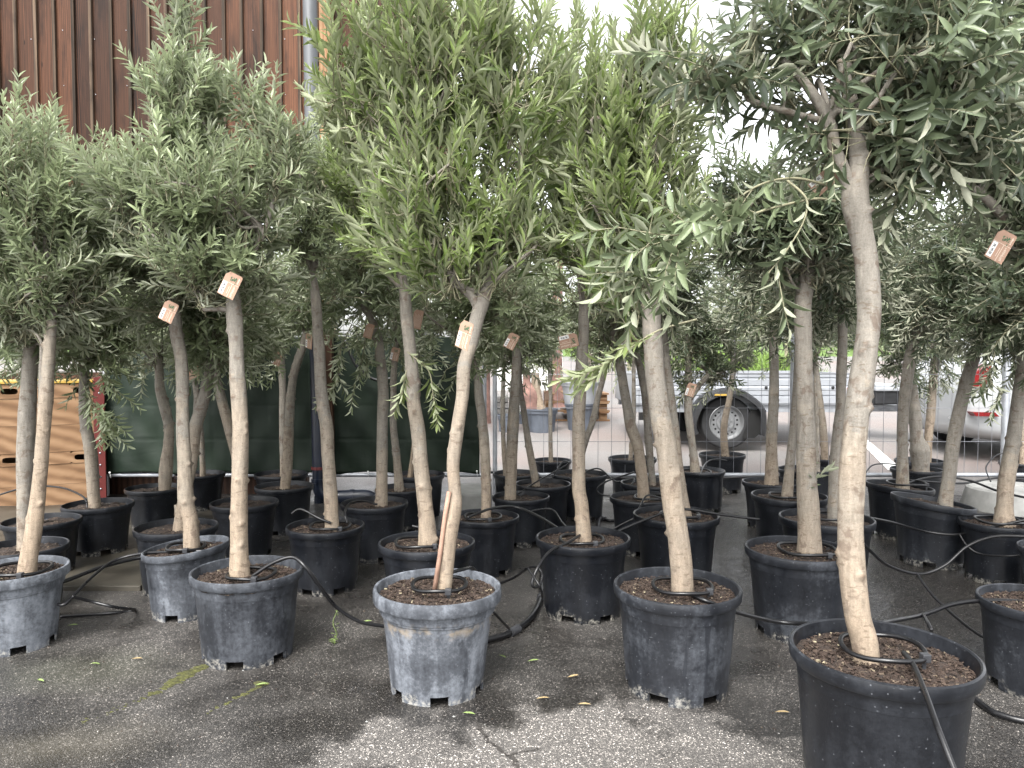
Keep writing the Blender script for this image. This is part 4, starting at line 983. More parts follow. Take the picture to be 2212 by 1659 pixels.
tree('C', 'potted olive in the front row with a smooth leaning trunk, wet mark on its pot', (1462, 1262, 282),
     [(1474, 1284, 48), (1474, 1252, 47), (1467, 1172, 45), (1454, 1093, 44), (1446, 1027, 44), (1440, 976, 43), (1426, 896, 42), (1416, 817, 41), (1412, 764, 40), (1408, 698, 40), (1408, 650, 42), (1404, 615, 40)],
     .12, limbs=([(1405, 640, 30), (1392, 590, 26), (1396, 520, 24), (1399, 440, 22), (1385, 330, 16)], [(1408, 640, 26), (1425, 600, 22), (1450, 520, 16)]),
     crown=([(1360, 370, 160, 250, 1), (1410, 150, 110, 200, 0.6), (1270, 250, 110, 190, 0.6), (1430, 520, 110, 110, 0.6), (1340, 600, 120, 70, 0.5)], 423, 'B'), dust=.36, lod=0, chips=1100, soil=.04, knots=7, singles=240,
     extra=([[(1505, 690, 600), (1420, 715, 610), (1350, 760, 620), (1290, 795, 625), (1235, 822, 630)], 3, .75],))
tree('B', 'front centre olive with a reddish cane along its trunk, in a light grey pot', (945, 1264, 277),
     [(960, 1279, 30), (966, 1212, 31), (971, 1159, 33), (982, 1093, 31), (982, 1055, 27), (979, 1002, 27), (989, 923, 28), (999, 857, 27), (1003, 791, 28), (1018, 738, 29), (1031, 685, 30), (1042, 652, 30), (1058, 600, 22), (1070, 545, 15), (1078, 480, 11)],
     .02, limbs=([(1036, 672, 24), (1020, 640, 21), (985, 608, 19), (953, 568, 18), (909, 524, 15), (897, 476, 12), (892, 400, 9)],),
     crown=([(920, 130, 210, 240, 1), (1080, 200, 170, 270, 0.9), (960, 420, 190, 150, 0.9), (1120, 500, 110, 90, 0.5), (970, 540, 170, 90, 1.3), (760, 200, 90, 180, 0.5)], 585, 'B'),
     kind='band', dust=.74, lod=0, chips=1300, soil=.035, knots=12, singles=300, stake=[(936, 1290), (950, 1200), (962, 1110), (970, 1062)])
tree('A', 'potted olive on the left front with a straight knobbly trunk and pointed silver crown', (534, 1228, 246),
     [(517, 1242, 43), (516, 1161, 38), (517, 1069, 36), (518, 1029, 35), (520, 949, 34), (518, 883, 33), (513, 817, 32), (510, 738, 29), (506, 685, 33), (503, 640, 27), (506, 560, 20), (500, 480, 16), (478, 400, 13), (448, 293, 10), (416, 200, 8), (385, 90, 5)],
     .0, limbs=([(503, 672, 14), (480, 668, 11), (440, 669, 9)], [(505, 620, 17), (530, 570, 14), (567, 510, 12), (595, 416, 9), (611, 337, 7)], [(503, 610, 12), (450, 500, 10), (400, 400, 8), (340, 330, 5)]),
     crown=([(430, 430, 200, 170, 1.2), (405, 240, 100, 160, 1.1), (392, 70, 50, 90, 0.5), (600, 330, 75, 130, 0.8), (265, 420, 95, 120, 0.8), (470, 575, 200, 85, 1.0), (530, 210, 55, 80, 0.4)], 669, 'A'), dust=.52, lod=0, chips=900, soil=.045, knots=46, singles=300)
tree('P1', 'olive at the left edge with slim whitish trunk in light grey banded pot', (33, 1226, 250),
     [(60, 1225, 36), (72, 1150, 33), (80, 1090, 31), (88, 1010, 28), (92, 950, 28), (100, 850, 28), (106, 760, 24), (112, 690, 20)],
     -.12, limbs=([(92, 905, 9), (89, 830, 8), (90, 740, 7)], [(112, 700, 15), (105, 600, 12), (95, 480, 9)]), crown=([(60, 440, 160, 190, 1), (130, 620, 120, 110, 0.8), (20, 650, 110, 110, 0.7)], 413, 'A'), kind='band', dust=.80, lod=0, chips=700, knots=10, singles=160)
tree('P2', 'olive with a thick grey trunk in a black pot just behind the whitish slim trunk', (52, 1178, 205),
     [(50, 1187, 24), (51, 1100, 26), (55, 980, 35), (58, 900, 34), (62, 830, 31), (66, 760, 27), (68, 690, 22)], .35, crown=([(60, 594, 179, 212), (60, 674, 143, 70, 0.5)], 301, 'G'), lod=1, dust=.12, knots=12)
tree('P3', 'small olive in black pot against the larch boxes, hidden by the whitish trunk', (90, 1122, 180),
     [(84, 1128, 18), (88, 1000, 17), (92, 860, 16), (90, 720, 13)], .2, crown=([(60, 634, 145, 145), (60, 714, 116, 70, 0.5)], 176, 'G'), lod=1, dust=.10)
tree('P4', 'olive with a drooping silver spray, in a black pot in front of the red post', (212, 1087, 161),
     [(205, 1097, 23), (201, 1055, 25), (196, 976, 25), (186, 922, 22), (182, 870, 21), (182, 817, 18), (184, 740, 15)], .3, crown=([(190, 674, 145, 168, 1), (260, 724, 100, 100, 0.5), (190, 754, 116, 70, 0.5)], 301, 'G'), lod=1, dust=.10,
     extra=([[(150, 760, 350), (180, 830, 352), (205, 880, 355), (232, 905, 358), (250, 940, 358)], 13, .75], [[(200, 740, 350), (225, 800, 350), (250, 850, 352)], 5, .7]))
tree('P5', 'olive with a crooked trunk bulging at its foot, in a black pot before the tarpaulin', (335, 1052, 132),
     [(356, 1058, 25), (359, 1010, 28), (364, 962, 21), (365, 923, 20), (356, 883, 21), (346, 843, 20), (344, 809, 17), (345, 740, 14)], .3, crown=([(330, 654, 134, 179), (330, 734, 107, 70, 0.5)], 265, 'G'), lod=1, dust=.06)
tree('P6', 'thin trunked olive in black pot under the tarpaulin, rearmost on the left', (432, 1022, 112),
     [(438, 1026, 12), (435, 949, 12), (428, 880, 12), (420, 817, 10), (418, 740, 8)], .35, crown=([(400, 674, 112, 134), (400, 754, 89, 70, 0.5)], 159, 'G'), lod=2, dust=.05)
tree('P7', 'forked olive with pruned stump, in the black pot behind the light grey tilted pot', (381, 1135, 188),
     [(388, 1140, 27), (398, 1075, 25), (412, 1010, 24), (418, 960, 25), (421, 925, 28), (438, 870, 25), (450, 817, 22), (458, 775, 18), (460, 720, 14)], .15,
     limbs=([(420, 935, 14), (425, 880, 13), (424, 830, 11)], [(388, 1125, 15), (384, 1105, 13), (380, 1090, 8)]), crown=([(450, 664, 123, 156), (450, 744, 98, 70, 0.5)], 248, 'G'), lod=1, dust=.14, knots=22)
tree('P8', 'olive with a grey trunk in a pale dusty pot with a tilted rim', (402, 1178, 196),
     [(414, 1184, 33), (411, 1124, 31), (402, 1082, 32), (399, 1002, 28), (395, 923, 26), (394, 843, 25), (391, 777, 26), (381, 724, 26), (378, 685, 25), (376, 640, 22), (372, 560, 16)], .15,
     crown=([(340, 500, 180, 210)], 326, 'A'), kind='lip', dust=.62, tilt=(.10, 0), lod=0, knots=20, chips=350)
tree('P10', 'olive leaning left behind the straight knobbly trunk, in a black pot', (528, 1083, 152),
     [(524, 1088, 20), (514, 1010, 20), (503, 960, 20), (490, 905, 22), (475, 850, 20), (467, 800, 16), (470, 740, 12)], .1, crown=([(500, 674, 134, 134)], 186, 'G'), lod=1, dust=.10)
tree('P11', 'olive whose trunk bends right near the top, left of the navy downpipe', (614, 1048, 130),
     [(616, 1051, 21), (621, 1002, 21), (624, 923, 20), (628, 857, 18), (636, 804, 17), (649, 764, 18), (662, 719, 16), (668, 660, 13)], .2, crown=([(660, 634, 123, 145)], 216, 'G'), lod=1, dust=.15, knots=26)
tree('P12', 'olive with a slim dark trunk behind the one that bends right', (607, 1022, 117),
     [(610, 1026, 10), (610, 923, 14), (611, 843, 15), (608, 791, 15), (607, 745, 13), (605, 690, 10)], .4, crown=([(590, 674, 100, 123)], 138, 'G'), lod=2, dust=.05)
tree('P13', 'olive in the black pot directly in front of the navy downpipe', (703, 1133, 175),
     [(717, 1141, 31), (713, 1055, 30), (708, 976, 28), (706, 923, 29), (699, 883, 27), (693, 830, 25), (690, 764, 24), (686, 711, 22), (683, 658, 21), (676, 600, 16)], .1,
     crown=([(670, 440, 150, 190)], 276, 'A'), lod=0, dust=.10, knots=16, chips=300, extra=([[(705, 655, 385), (745, 640, 385), (800, 650, 388)], 3, .4],))
tree('P14', 'straight grey-brown olive in a black pot right of the navy downpipe', (809, 1084, 150),
     [(824, 1092, 26), (825, 1002, 24), (826, 923, 23), (828, 843, 23), (822, 777, 21), (815, 724, 18), (799, 685, 14), (784, 664, 12)], .3,
     crown=([(790, 574, 156, 156)], 262, 'G'), lod=1, dust=.12, knots=14, extra=([[(760, 700, 335), (735, 760, 336), (730, 820, 338), (712, 842, 340)], 7, .25], [[(790, 700, 335), (785, 760, 336), (770, 815, 338)], 6, .25]))
tree('P15', 'slim olive in a dark pot with a pale rim, behind the straight grey-brown trunk', (866, 1053, 116),
     [(862, 1058, 20), (857, 989, 16), (850, 923, 15), (850, 857, 14), (851, 804, 14), (855, 751, 13), (858, 690, 10)], .35, crown=([(850, 654, 112, 134)], 154, 'G'), lod=1, dust=.08)
tree('P16', 'thin reddish stemmed olive in the black pot behind, below the tarpaulin edge', (906, 1023, 112),
     [(886, 1028, 11), (892, 985, 11), (900, 900, 11), (905, 780, 9)], .0, crown=([(910, 674, 112, 123)], 138, 'G'), lod=2, dust=.16)
tree('P19', 'olive with a pale kinked trunk left of the caned tree, in a dark pot', (922, 1168, 206),
     [(924, 1178, 40), (921, 1120, 34), (917, 1082, 32), (909, 1002, 31), (904, 936, 30), (894, 870, 29), (890, 804, 28), (884, 738, 27), (878, 685, 27), (875, 640, 25), (866, 590, 20)], .1,
     limbs=([(868, 600, 16), (850, 540, 13), (845, 440, 10), (840, 300, 7)], [(875, 630, 14), (835, 590, 11), (790, 560, 8)]),
     crown=([(800, 330, 130, 240), (850, 500, 130, 100, 0.7)], 325, 'B'), lod=0, dust=.12, knots=14, chips=500, singles=60,
     extra=([[(880, 760, 445), (925, 800, 450), (935, 850, 452), (940, 885, 452)], 1, .6], [[(878, 800, 450), (870, 840, 452), (868, 860, 452)], 1, .6]))
tree('P21', 'slim olive in a dark pot just right of the caned tree', (1046, 1113, 150),
     [(1050, 1115, 23), (1050, 1055, 21), (1047, 976, 22), (1042, 910, 20), (1035, 857, 19), (1030, 812, 16), (1015, 760, 13)], .2, crown=([(1020, 654, 145, 145)], 216, 'G'), lod=1, dust=.14, chips=200)
tree('P22', 'olive with a wavy trunk in a black pot right of the fence post', (1125, 1070, 127),
     [(1102, 1073, 25), (1105, 989, 26), (1109, 910, 26), (1113, 843, 22), (1116, 777, 20), (1117, 732, 19), (1118, 680, 15)], .2, crown=([(1110, 644, 123, 145)], 216, 'G'), lod=1, dust=.10, knots=16)
tree('P23', 'slender olive leaning left in a black pot behind the front right centre tree', (1173, 1043, 125),
     [(1158, 1047, 17), (1147, 989, 16), (1138, 936, 14), (1131, 883, 12), (1126, 848, 10), (1120, 780, 8)], .3, crown=([(1110, 714, 89, 100)], 93, 'G'), lod=1, dust=.08)
tree('P24', 'stubby stemmed olive in the black pot beside the fence post', (1115, 1021, 104),
     [(1092, 1022, 11), (1088, 960, 10), (1086, 880, 10), (1088, 800, 8)], .3, crown=([(1090, 724, 89, 100)], 93, 'G'), lod=2, dust=.12)
tree('P25', 'thin sapling in the black pot just outside the fence', (1193, 993, 86),
     [(1190, 995, 10), (1189, 923, 9), (1189, 870, 9), (1188, 804, 9), (1189, 772, 8), (1190, 720, 7)], .4, limbs=([(1188, 800, 8), (1178, 780, 7), (1168, 755, 5)],), crown=([(1180, 724, 78, 89)], 93, 'G'), lod=2, dust=.10, knots=8)
tree('P26', 'olive whose bare stem curves out to the right, in a black pot behind', (1252, 1022, 121),
     [(1256, 1026, 13), (1257, 985, 13), (1267, 949, 13), (1282, 904, 14), (1292, 857, 13), (1302, 817, 12), (1301, 783, 12), (1295, 740, 9)], .3, crown=([(1290, 694, 89, 100)], 123, 'G'), lod=1, dust=.14)
tree('E', 'olive with a cleanly straight tan trunk in a black ringed pot, centre right', (1259, 1158, 207),
     [(1261, 1165, 34), (1256, 1093, 31), (1250, 1055, 29), (1250, 976, 28), (1250, 910, 27), (1253, 857, 26), (1256, 804, 26), (1258, 764, 24), (1261, 724, 22), (1261, 680, 22), (1262, 620, 18), (1262, 540, 13)], .0,
     crown=([(1210, 330, 130, 240, 1), (1270, 540, 120, 110, 0.8)], 325, 'B'), lod=0, dust=.05, chips=500, knots=8, singles=60)
tree('P28', 'thin stemmed olive in the grey-rimmed black pot outside the fence', (1366, 988, 104),
     [(1362, 990, 9), (1366, 940, 9), (1369, 896, 10), (1369, 843, 9), (1369, 790, 8), (1370, 730, 7)], .3, crown=([(1370, 714, 78, 78)], 76, 'G'), lod=2, dust=.16)
tree('P29', 'slim olive in the black pot immediately behind the curved tan trunk', (1411, 1041, 142),
     [(1410, 1047, 14), (1403, 976, 17), (1398, 910, 16), (1393, 857, 14), (1385, 804, 16), (1377, 769, 13), (1370, 710, 10)], .4, crown=([(1370, 674, 100, 123)], 138, 'H'), lod=1, dust=.06)
tree('P30', 'olive with a curving tan trunk that bows to the left, in a black pot', (1392, 1072, 150),
     [(1391, 1081, 28), (1387, 1029, 25), (1377, 962, 24), (1363, 923, 24), (1353, 870, 20), (1342, 804, 20), (1334, 764, 20), (1329, 738, 18), (1322, 680, 14)], .15, crown=([(1330, 644, 134, 123)], 200, 'G'), lod=1, dust=.08, knots=8)
tree('P31', 'olive half hidden behind the smooth leaning trunk, in a clean black pot', (1460, 1109, 191),
     [(1480, 1114, 27), (1467, 1029, 24), (1457, 923, 21), (1447, 843, 19), (1439, 777, 17), (1433, 700, 14)], .2, crown=([(1430, 614, 134, 134)], 231, 'H'), lod=1, dust=.03, chips=300)
tree('P33', 'olive with a dark scarred trunk forking right, in a glossy tall black pot', (1512, 1014, 112),
     [(1502, 1018, 22), (1498, 980, 17), (1494, 949, 16), (1487, 896, 17), (1487, 857, 17), (1487, 804, 15), (1488, 738, 13), (1490, 690, 10)], .45, limbs=([(1490, 862, 14), (1508, 835, 13), (1530, 812, 11), (1552, 798, 10)],),
     crown=([(1500, 714, 112, 112, 1), (1550, 794, 78, 78, 0.7), (1480, 814, 56, 56, 0.4)], 231, 'H'), kind='tall', lod=1, dust=.0, knots=20)
tree('P34', 'olive in the black pot outside the fence, right before the trailer wheel', (1560, 980, 105),
     [(1567, 986, 16), (1563, 940, 15), (1566, 905, 14), (1574, 870, 12), (1582, 817, 12), (1584, 777, 12), (1586, 730, 10)], .1, limbs=([(1585, 790, 9), (1600, 768, 8), (1612, 750, 7)],), crown=([(1600, 694, 123, 123)], 169, 'G'), lod=1, dust=.14, knots=12)
tree('P35', 'olive with a brown cracked foot in a black pot right of the aisle', (1667, 1039, 130),
     [(1667, 1045, 29), (1667, 990, 24), (1667, 949, 23), (1671, 870, 21), (1672, 790, 20), (1669, 711, 19), (1665, 665, 17)], .2, crown=([(1650, 604, 134, 123)], 216, 'H'), lod=1, dust=.08, knots=18)
tree('P36', 'olive leaning right behind the thick grey-brown trunk, in a wide black pot', (1705, 1068, 172),
     [(1700, 1070, 23), (1709, 976, 18), (1716, 900, 16), (1722, 800, 14), (1724, 720, 12)], .3, crown=([(1720, 624, 123, 123)], 186, 'H'), lod=1, dust=.06)
tree('P37', 'very thin olive stem in the black pot at the fence behind the thick grey-brown trunk', (1738, 1012, 120),
     [(1766, 1014, 10), (1765, 923, 9), (1762, 860, 8), (1760, 790, 7)], .45, crown=([(1750, 694, 89, 89)], 93, 'H'), lod=2, dust=.05)
tree('P38', 'pale olive stem bending left in the black pot outside the fence panel joint', (1782, 988, 92),
     [(1782, 990, 17), (1778, 923, 16), (1771, 870, 15), (1763, 804, 13), (1759, 764, 12), (1756, 700, 9)], .2, crown=([(1760, 684, 89, 89)], 107, 'H'), lod=2, dust=.05)
tree('P39', 'dark trunked olive directly left of the largest tree, in a black pot', (1785, 1116, 213),
     [(1803, 1125, 29), (1804, 1060, 28), (1805, 1015, 26), (1808, 949, 22), (1815, 883, 20), (1817, 817, 22), (1820, 737, 20), (1820, 671, 20), (1822, 600, 15)], .45, crown=([(1810, 544, 145, 134)], 262, 'H'), lod=1, dust=.12, knots=8)
tree('P40', 'olive with a thick grey-brown trunk and green sprig, in a mud-splashed black pot', (1725, 1183, 242),
     [(1748, 1199, 50), (1747, 1119, 46), (1743, 1040, 43), (1742, 1002, 42), (1742, 923, 40), (1739, 857, 37), (1737, 791, 36), (1735, 724, 36), (1734, 658, 36), (1742, 600, 34), (1740, 540, 30)], .22,
     limbs=([(1740, 560, 24), (1700, 500, 18), (1660, 450, 13)], [(1742, 550, 22), (1770, 480, 16), (1790, 430, 12)], [(1740, 1098, 9), (1752, 1070, 3), (1760, 1030, 2)]),
     crown=([(1700, 504, 168, 123, 1), (1620, 434, 123, 100, 0.7), (1790, 454, 134, 123, 0.8)], 465, 'H'), lod=0, dust=.30, chips=600, knots=12, singles=60,
     extra=([[(1745, 1062, 460), (1752, 1045, 460), (1758, 1025, 460)], 2, .9],))
tree('P42', 'olive in the tilted black pot touching the fence, left of the two crossed trunks', (1943, 1047, 155),
     [(1950, 1052, 27), (1950, 976, 21), (1950, 923, 21), (1953, 870, 22), (1961, 804, 24), (1971, 751, 24), (1987, 698, 22), (2000, 640, 17)], .45, crown=([(1990, 594, 134, 134), (1980, 684, 107, 80, 0.6)], 277, 'H'), lod=1, dust=.03, tilt=(-.08, 0), knots=12)
tree('P43', 'olive leaning right in the strongly tilted grey-black pot beyond the hose junction', (2015, 1080, 192),
     [(2041, 1088, 29), (2050, 1029, 27), (2058, 962, 27), (2074, 883, 26), (2090, 817, 25), (2106, 764, 24), (2119, 711, 22), (2127, 660, 20), (2140, 590, 15)], .45, crown=([(2110, 554, 168, 168), (2100, 644, 134, 80, 0.6)], 408, 'H'), lod=1, dust=.30, tilt=(-.15, 0), knots=16)
tree('P44', 'olive with a tan trunk by the right fence post at the right edge', (2160, 1125, 190),
     [(2168, 1130, 42), (2170, 1095, 34), (2172, 1054, 33), (2180, 1002, 32), (2191, 936, 28), (2199, 870, 26), (2207, 817, 25), (2215, 740, 22)], .2, crown=([(2190, 594, 145, 190), (2180, 684, 116, 80, 0.6)], 371, 'H'), lod=1, dust=.06, chips=300,
     extra=([[(2180, 700, 400), (2150, 760, 402), (2140, 820, 404), (2165, 850, 405)], 5, .4],))
tree('P45', 'olive in the scuffed grey pot cut by the right edge, beside the largest tree', (2245, 1295, 292),
     [(2252, 1312, 46), (2260, 1100, 42), (2262, 850, 38), (2255, 620, 34)], .2, limbs=([(2230, 560, 28), (2180, 480, 22), (2120, 420, 18), (2050, 370, 13)],), crown=([(2190, 260, 170, 210, 1), (2240, 480, 110, 130, 0.6)], 377, 'D'), lod=0, dust=.30, chips=900, singles=120)
tree('P46', 'olive in the grey pot mostly outside the frame at the right edge', (2290, 1182, 196),
     [(2300, 1190, 34), (2305, 950, 30), (2300, 720, 26)], .2, crown=([(2270, 554, 145, 179), (2260, 644, 116, 80, 0.6)], 223, 'H'), lod=2, dust=.34)
tree('P47', 'olive with a burled split trunk, right-hand one of the two crossed trunks, at the fence', (1980, 1012, 119),
     [(1989, 1022, 34), (1988, 990, 38), (1986, 970, 40), (1980, 945, 27), (1976, 896, 25), (1973, 843, 17), (1972, 804, 12), (1970, 750, 10)], .45, crown=([(1950, 674, 112, 123), (1940, 764, 89, 80, 0.6)], 202, 'H'), lod=1, dust=.03, knots=26)
tree('P48', 'pale stemmed olive in the black pot outside the fence behind the burled trunk', (1986, 993, 112),
     [(2004, 992, 14), (2007, 930, 17), (2011, 896, 18), (2015, 830, 16), (2021, 769, 16), (2026, 710, 12)], .0, crown=([(2030, 684, 100, 100), (2020, 774, 80, 80, 0.6)], 165, 'H'), lod=1, dust=.05)
tree('P50', 'small olive in the black pot outside the fence under the pale car', (2200, 998, 92),
     [(2208, 1000, 12), (2212, 900, 11), (2214, 800, 9)], .2, crown=([(2216, 724, 78, 78), (2206, 814, 62, 80, 0.6)], 91, 'H'), lod=2, dust=.1)
# gnarled olive in the ribbed pot beyond the fence, and the tree in the stacked grey pot
def px_trunk(par, tr, s, name='trunk', grey=0., seed=1, knots=12, mat=None):
    o = trunk_mesh(name, [P(a, b, s) for a, b, _ in tr], [q[2]/2/s for q in tr], par, 1, seed, grey, knots)
    if mat: o.data.materials[0] = mat
    return P(tr[-1][0], tr[-1][1], s)
t1 = px_trunk(gA, [(1145, 884, 30), (1143, 862, 40), (1141, 845, 34), (1138, 826, 17), (1137, 800, 14)], 150, 'trunk', .5, 4, 20, M['pine_bark'])
t2 = px_trunk(gA, [(1166, 884, 24), (1161, 855, 19), (1157, 830, 19), (1156, 806, 18)], 150, 'trunk', -.1, 5, 8)
make_crown(gA, 77, 150, [(1150, 740, 62, 68)], 130, 'Y', [t1, t2], 2)
t3 = px_trunk(gE, [(1277, 828, 26), (1274, 806, 18), (1274, 780, 15), (1276, 740, 12)], 148, 'trunk', .3, 6, 10)
make_crown(gE, 78, 148, [(1235, 715, 80, 62)], 130, 'Y', [t3], 2); tag(gE, 'tree with bright green leaves in a large smooth grey pot stacked on a ribbed pot', 'potted tree', 'blue-grey pots beyond the fence')
gE.name = 'potted_tree'
# pines further back
def pine(u, v0, s, w0, label, cr):
    c = P(u, v0, s); g = empty('pine_tree', (c.x, c.y, ground_z(c.y)-.05)); tag(g, label, 'tree')
    pts = [P(u, v0, s), P(u-2, v0-120, s), P(u+1, v0-280, s), P(u+4, v0-420, s)]; o = trunk_mesh('trunk', pts, [w0/2/s*k for k in (1.1, 1, .9, .7)], g, 1, int(u), 0, 30); o.data.materials[0] = M['pine_bark']
    make_crown(g, int(u)+3, s, cr, 160, 'Y', [pts[-1]], 2)
pine(1052, 930, 140, 17, 'pink-barked tree standing just beyond the fence post', [(1060, 480, 140, 110)])
pine(1204, 880, 120, 25, 'dark-barked tree behind the gnarled olive pot', [(1190, 560, 130, 120)])

# bright shrubs and trees across the yard
def bush(u, v, s, ru, rv, n, label, sty='Y', seed=1):
    c = P(u, v, s); gz_ = ground_z(c.y); g = empty('shrub', (c.x, c.y, gz_)); tag(g, label, 'shrub', 'bright shrubs beyond the trailer')
    st0 = dict(STY['Y']); k = 26/(s/1.0)
    STY['big'] = dict(STY['Y'], len=.16*k, wid=.06*k, sp=.09*k, L=(.5*k, 1.0*k)); base = P(u, v, s); base.z = gz_
    MB().tube([base, P(u, v, s)], [.06, .03], 8).build('stem', M['twig'], g)
    make_crown(g, seed, s, [(u, v, ru, rv)], n, 'big', [P(u, v+rv*.3, s)], 2)
bush(1480, 700, 80, 130, 80, 260, 'lime green shrub left of the trailer wheel, beyond the trailer', seed=21)
bush(1610, 690, 75, 120, 85, 260, 'bright lime shrub above the trailer body', seed=22)
bush(1360, 670, 78, 100, 70, 180, 'lime shrub left of the trailer tailboard', seed=23)
bush(1700, 640, 70, 80, 60, 120, 'green shrub above the front of the trailer', seed=24)
def far_tree(u, v, s, ru, rv, label, seed):
    c = P(u, v, s); gz_ = ground_z(c.y); g = empty('roadside_tree', (c.x, c.y, gz_)); tag(g, label, 'tree', 'trees across the road')
    k = F/s/12.0; STY['far'] = dict(STY['Y'], mat='leaf_silver', len=.30*k, wid=.13*k, sp=.16*k, L=(.7*k, 1.3*k), tint=.4)
    base = P(u, v, s); base.z = gz_; top = P(u, v+rv*.3, s)
    MB().tube([base, base*.5+top*.5, top], [.16, .13, .10], 10).build('trunk', M['bark'], g, True)
    make_crown(g, seed, s, [(u, v, ru, rv)], 220, 'far', [top], 2)
far_tree(1900, 690, 40, 90, 50, 'green tree across the road behind the largest trunk', 31)
far_tree(2060, 700, 38, 80, 40, 'green tree across the road above the car', 32)
# ------------------------------------------------------------------ irrigation rings and hoses
def ring(key, dx=0.0, dy=0.0, r=.11, lift=.03, tilt=0.0, label=''):
    t = TREES[key]; b = t['base']; c = Vector((b.x+dx, b.y+dy, t['soilz']+lift)); rs = random.Random(len(label))
    g = empty('irrigation_ring', tuple(c)); tag(g, label, 'hose ring', 'black irrigation rings lying in the pots')
    pts = [c+Vector((r*math.cos(a), r*math.sin(a), tilt*math.cos(a)*r+.004*math.sin(3*a+dx*9))) for a in [2*math.pi*k/36 for k in range(36)]]
    MB().tube(pts, .0075, 8, closed=True).build('ring', M['hose'], g, True)
    a = rs.uniform(-1.2, -.4); p = c+Vector((r*math.cos(a), r*math.sin(a), 0))
    MB().box(p.x-.012, p.x+.012, p.y-.012, p.y+.012, p.z-.012, p.z+.012, bev=.003).build('connector', M['hose_grey'], g)
    MB().box(p.x-.006, p.x+.006, p.y+.003, p.y+.009, t['soilz']-.02, p.z, bev=.002).build('peg', M['hose_grey'], g)
    return c
RG = {'D': ('around the trunk of the largest tree', .045, 0, .115, .05), 'C': ('around the smooth leaning trunk', .0, 0, .115, .035), 'B': ('around the caned pale trunk', -.02, 0, .105, .04), 'A': ('around the straight knobbly trunk', .06, -.02, .10, .03),
      'E': ('around the straight tan trunk', -.01, 0, .11, .02), 'P19': ('around the pale kinked trunk', -.04, 0, .12, .03), 'P13': ('at the trunk in front of the navy downpipe', -.01, 0, .11, .03), 'P21': ('around the slim trunk right of the caned tree', -.02, 0, .11, .03),
      'P33': ('around the dark scarred trunk', 0, 0, .13, .02), 'P31': ('in the clean black pot behind the smooth trunk', -.03, 0, .11, .03), 'P40': ('around the thick grey-brown trunk', -.01, 0, .13, .03), 'P30': ('around the curving tan trunk', .04, 0, .10, .03),
      'P42': ('in the tilted pot touching the fence', .03, 0, .13, .05), 'P44': ('around the trunk by the right fence post', -.03, 0, .12, .04), 'P36': ('around the right-leaning trunk', .0, 0, .11, .03), 'P8': ('in the pale dusty pot', -.03, 0, .09, .03), 'P1': ('at the foot of the slim whitish trunk', -.03, 0, .12, .03), 'P39': ('around the dark trunk left of the largest tree', -.02, 0, .12, .04)}
for k, (lab, dx, dy, r, lf) in RG.items(): ring(k, dx, dy, r, lf, 0, 'black irrigation ring '+lab)
def hose(pts, r, label, m='hose', world=False, name='irrigation_hose', n=8, fit=()):
    r = r*1.15; pp = catmull([P(*p) if len(p) == 3 else G(p[0], p[1], r+.002) for p in pts], 10)
    o = MB().tube(pp, r, n)
    if fit:
        g = empty(name, tuple(pp[0])); tag(g, label, 'hose', 'black irrigation hoses between the pots'); o.build('hose', M[m], g, True)
        for (t, l) in fit:
            i = int(t*(len(pp)-2)); a, b = pp[i], pp[i+1]; d = (b-a).normalized()*l/2; MB().tube([a-d, a+d], r*1.45, 10).build('fitting', M['hose_grey'], g, True, 40)
        return g
    ob = o.build(name, M[m], None, True); return tag(ob, label, 'hose', 'black irrigation hoses between the pots')
hose([(1952, 1410, 730), (1975, 1440, 770), (2000, 1500, 830), (2025, 1570, 880), (2060, 1660, 920), (2100, 1760, 960)], .0068, 'black hose running from the largest tree ring down over its pot to the bottom edge')
hose([(1490, 1283, 560), (1530, 1300, 575), (1600, 1325, 560), (1680, 1343, 540), (1760, 1348, 560), (1810, 1345, 600)], .0075, 'black hose from the smooth leaning tree across to the rim of the largest pot')
hose([(1880, 1350, 620), (1935, 1340, 590), (1995, 1328, 560), (2060, 1305, 545), (2140, 1297, 540), (2240, 1302, 540)], .0075, 'black hose arching from the largest pot to the scuffed grey pot')
hose([(1994, 1327, 560), (2004, 1345, 590), (2012, 1362, 600)], .006, 'short black branch hose hanging from the arching hose')
hose([(1852, 1160, 430), (1880, 1190, 410), (1920, 1222, 400), (1985, 1240, 395), (2040, 1222, 395), (2090, 1180, 395), (2150, 1159, 400), (2230, 1160, 410)], .0070, 'black hose sagging across the wet aisle to the right edge')
hose([(1981, 1240, 395), (2010, 1280, 420), (2050, 1320, 450), (2110, 1368, 480), (2150, 1385, 490)], .0060, 'black branch hose dropping from the sagging hose towards the scuffed grey pot')
hose([(1868, 1117, 380), (1925, 1128, 370), (1990, 1146, 360), (2060, 1155, 365), (2120, 1143, 375), (2230, 1120, 385)], .0068, 'black hose stretched in front of the strongly tilted pot')
hose([(2072, 1153, 370), (2090, 1180, 375), (2120, 1197, 380), (2180, 1201, 390), (2240, 1196, 395)], .0050, 'thin black hose looping below the pot by the right fence post')
hose([(1925, 1090, 300), (1932, 1070, 298), (1960, 1045, 295), (2020, 1030, 290), (2090, 1037, 290), (2160, 1062, 300), (2240, 1080, 310)], .0075, 'black hose arching over the leaning pots towards the right edge')
hose([(1866, 1043, 262), (1920, 1036, 262), (2000, 1040, 262), (2080, 1044, 262), (2160, 1032, 262), (2240, 1040, 262)], .0075, 'black hose lying along the bottom rail of the fence at the right')
hose([(1140, 1106, 350), (1190, 1100, 345), (1130, 1110, 350)][:2]+[(1215, 1130, 360), (1240, 1155, 380)], .0055, 'thin black hose dropping to the ringed pot, centre right')
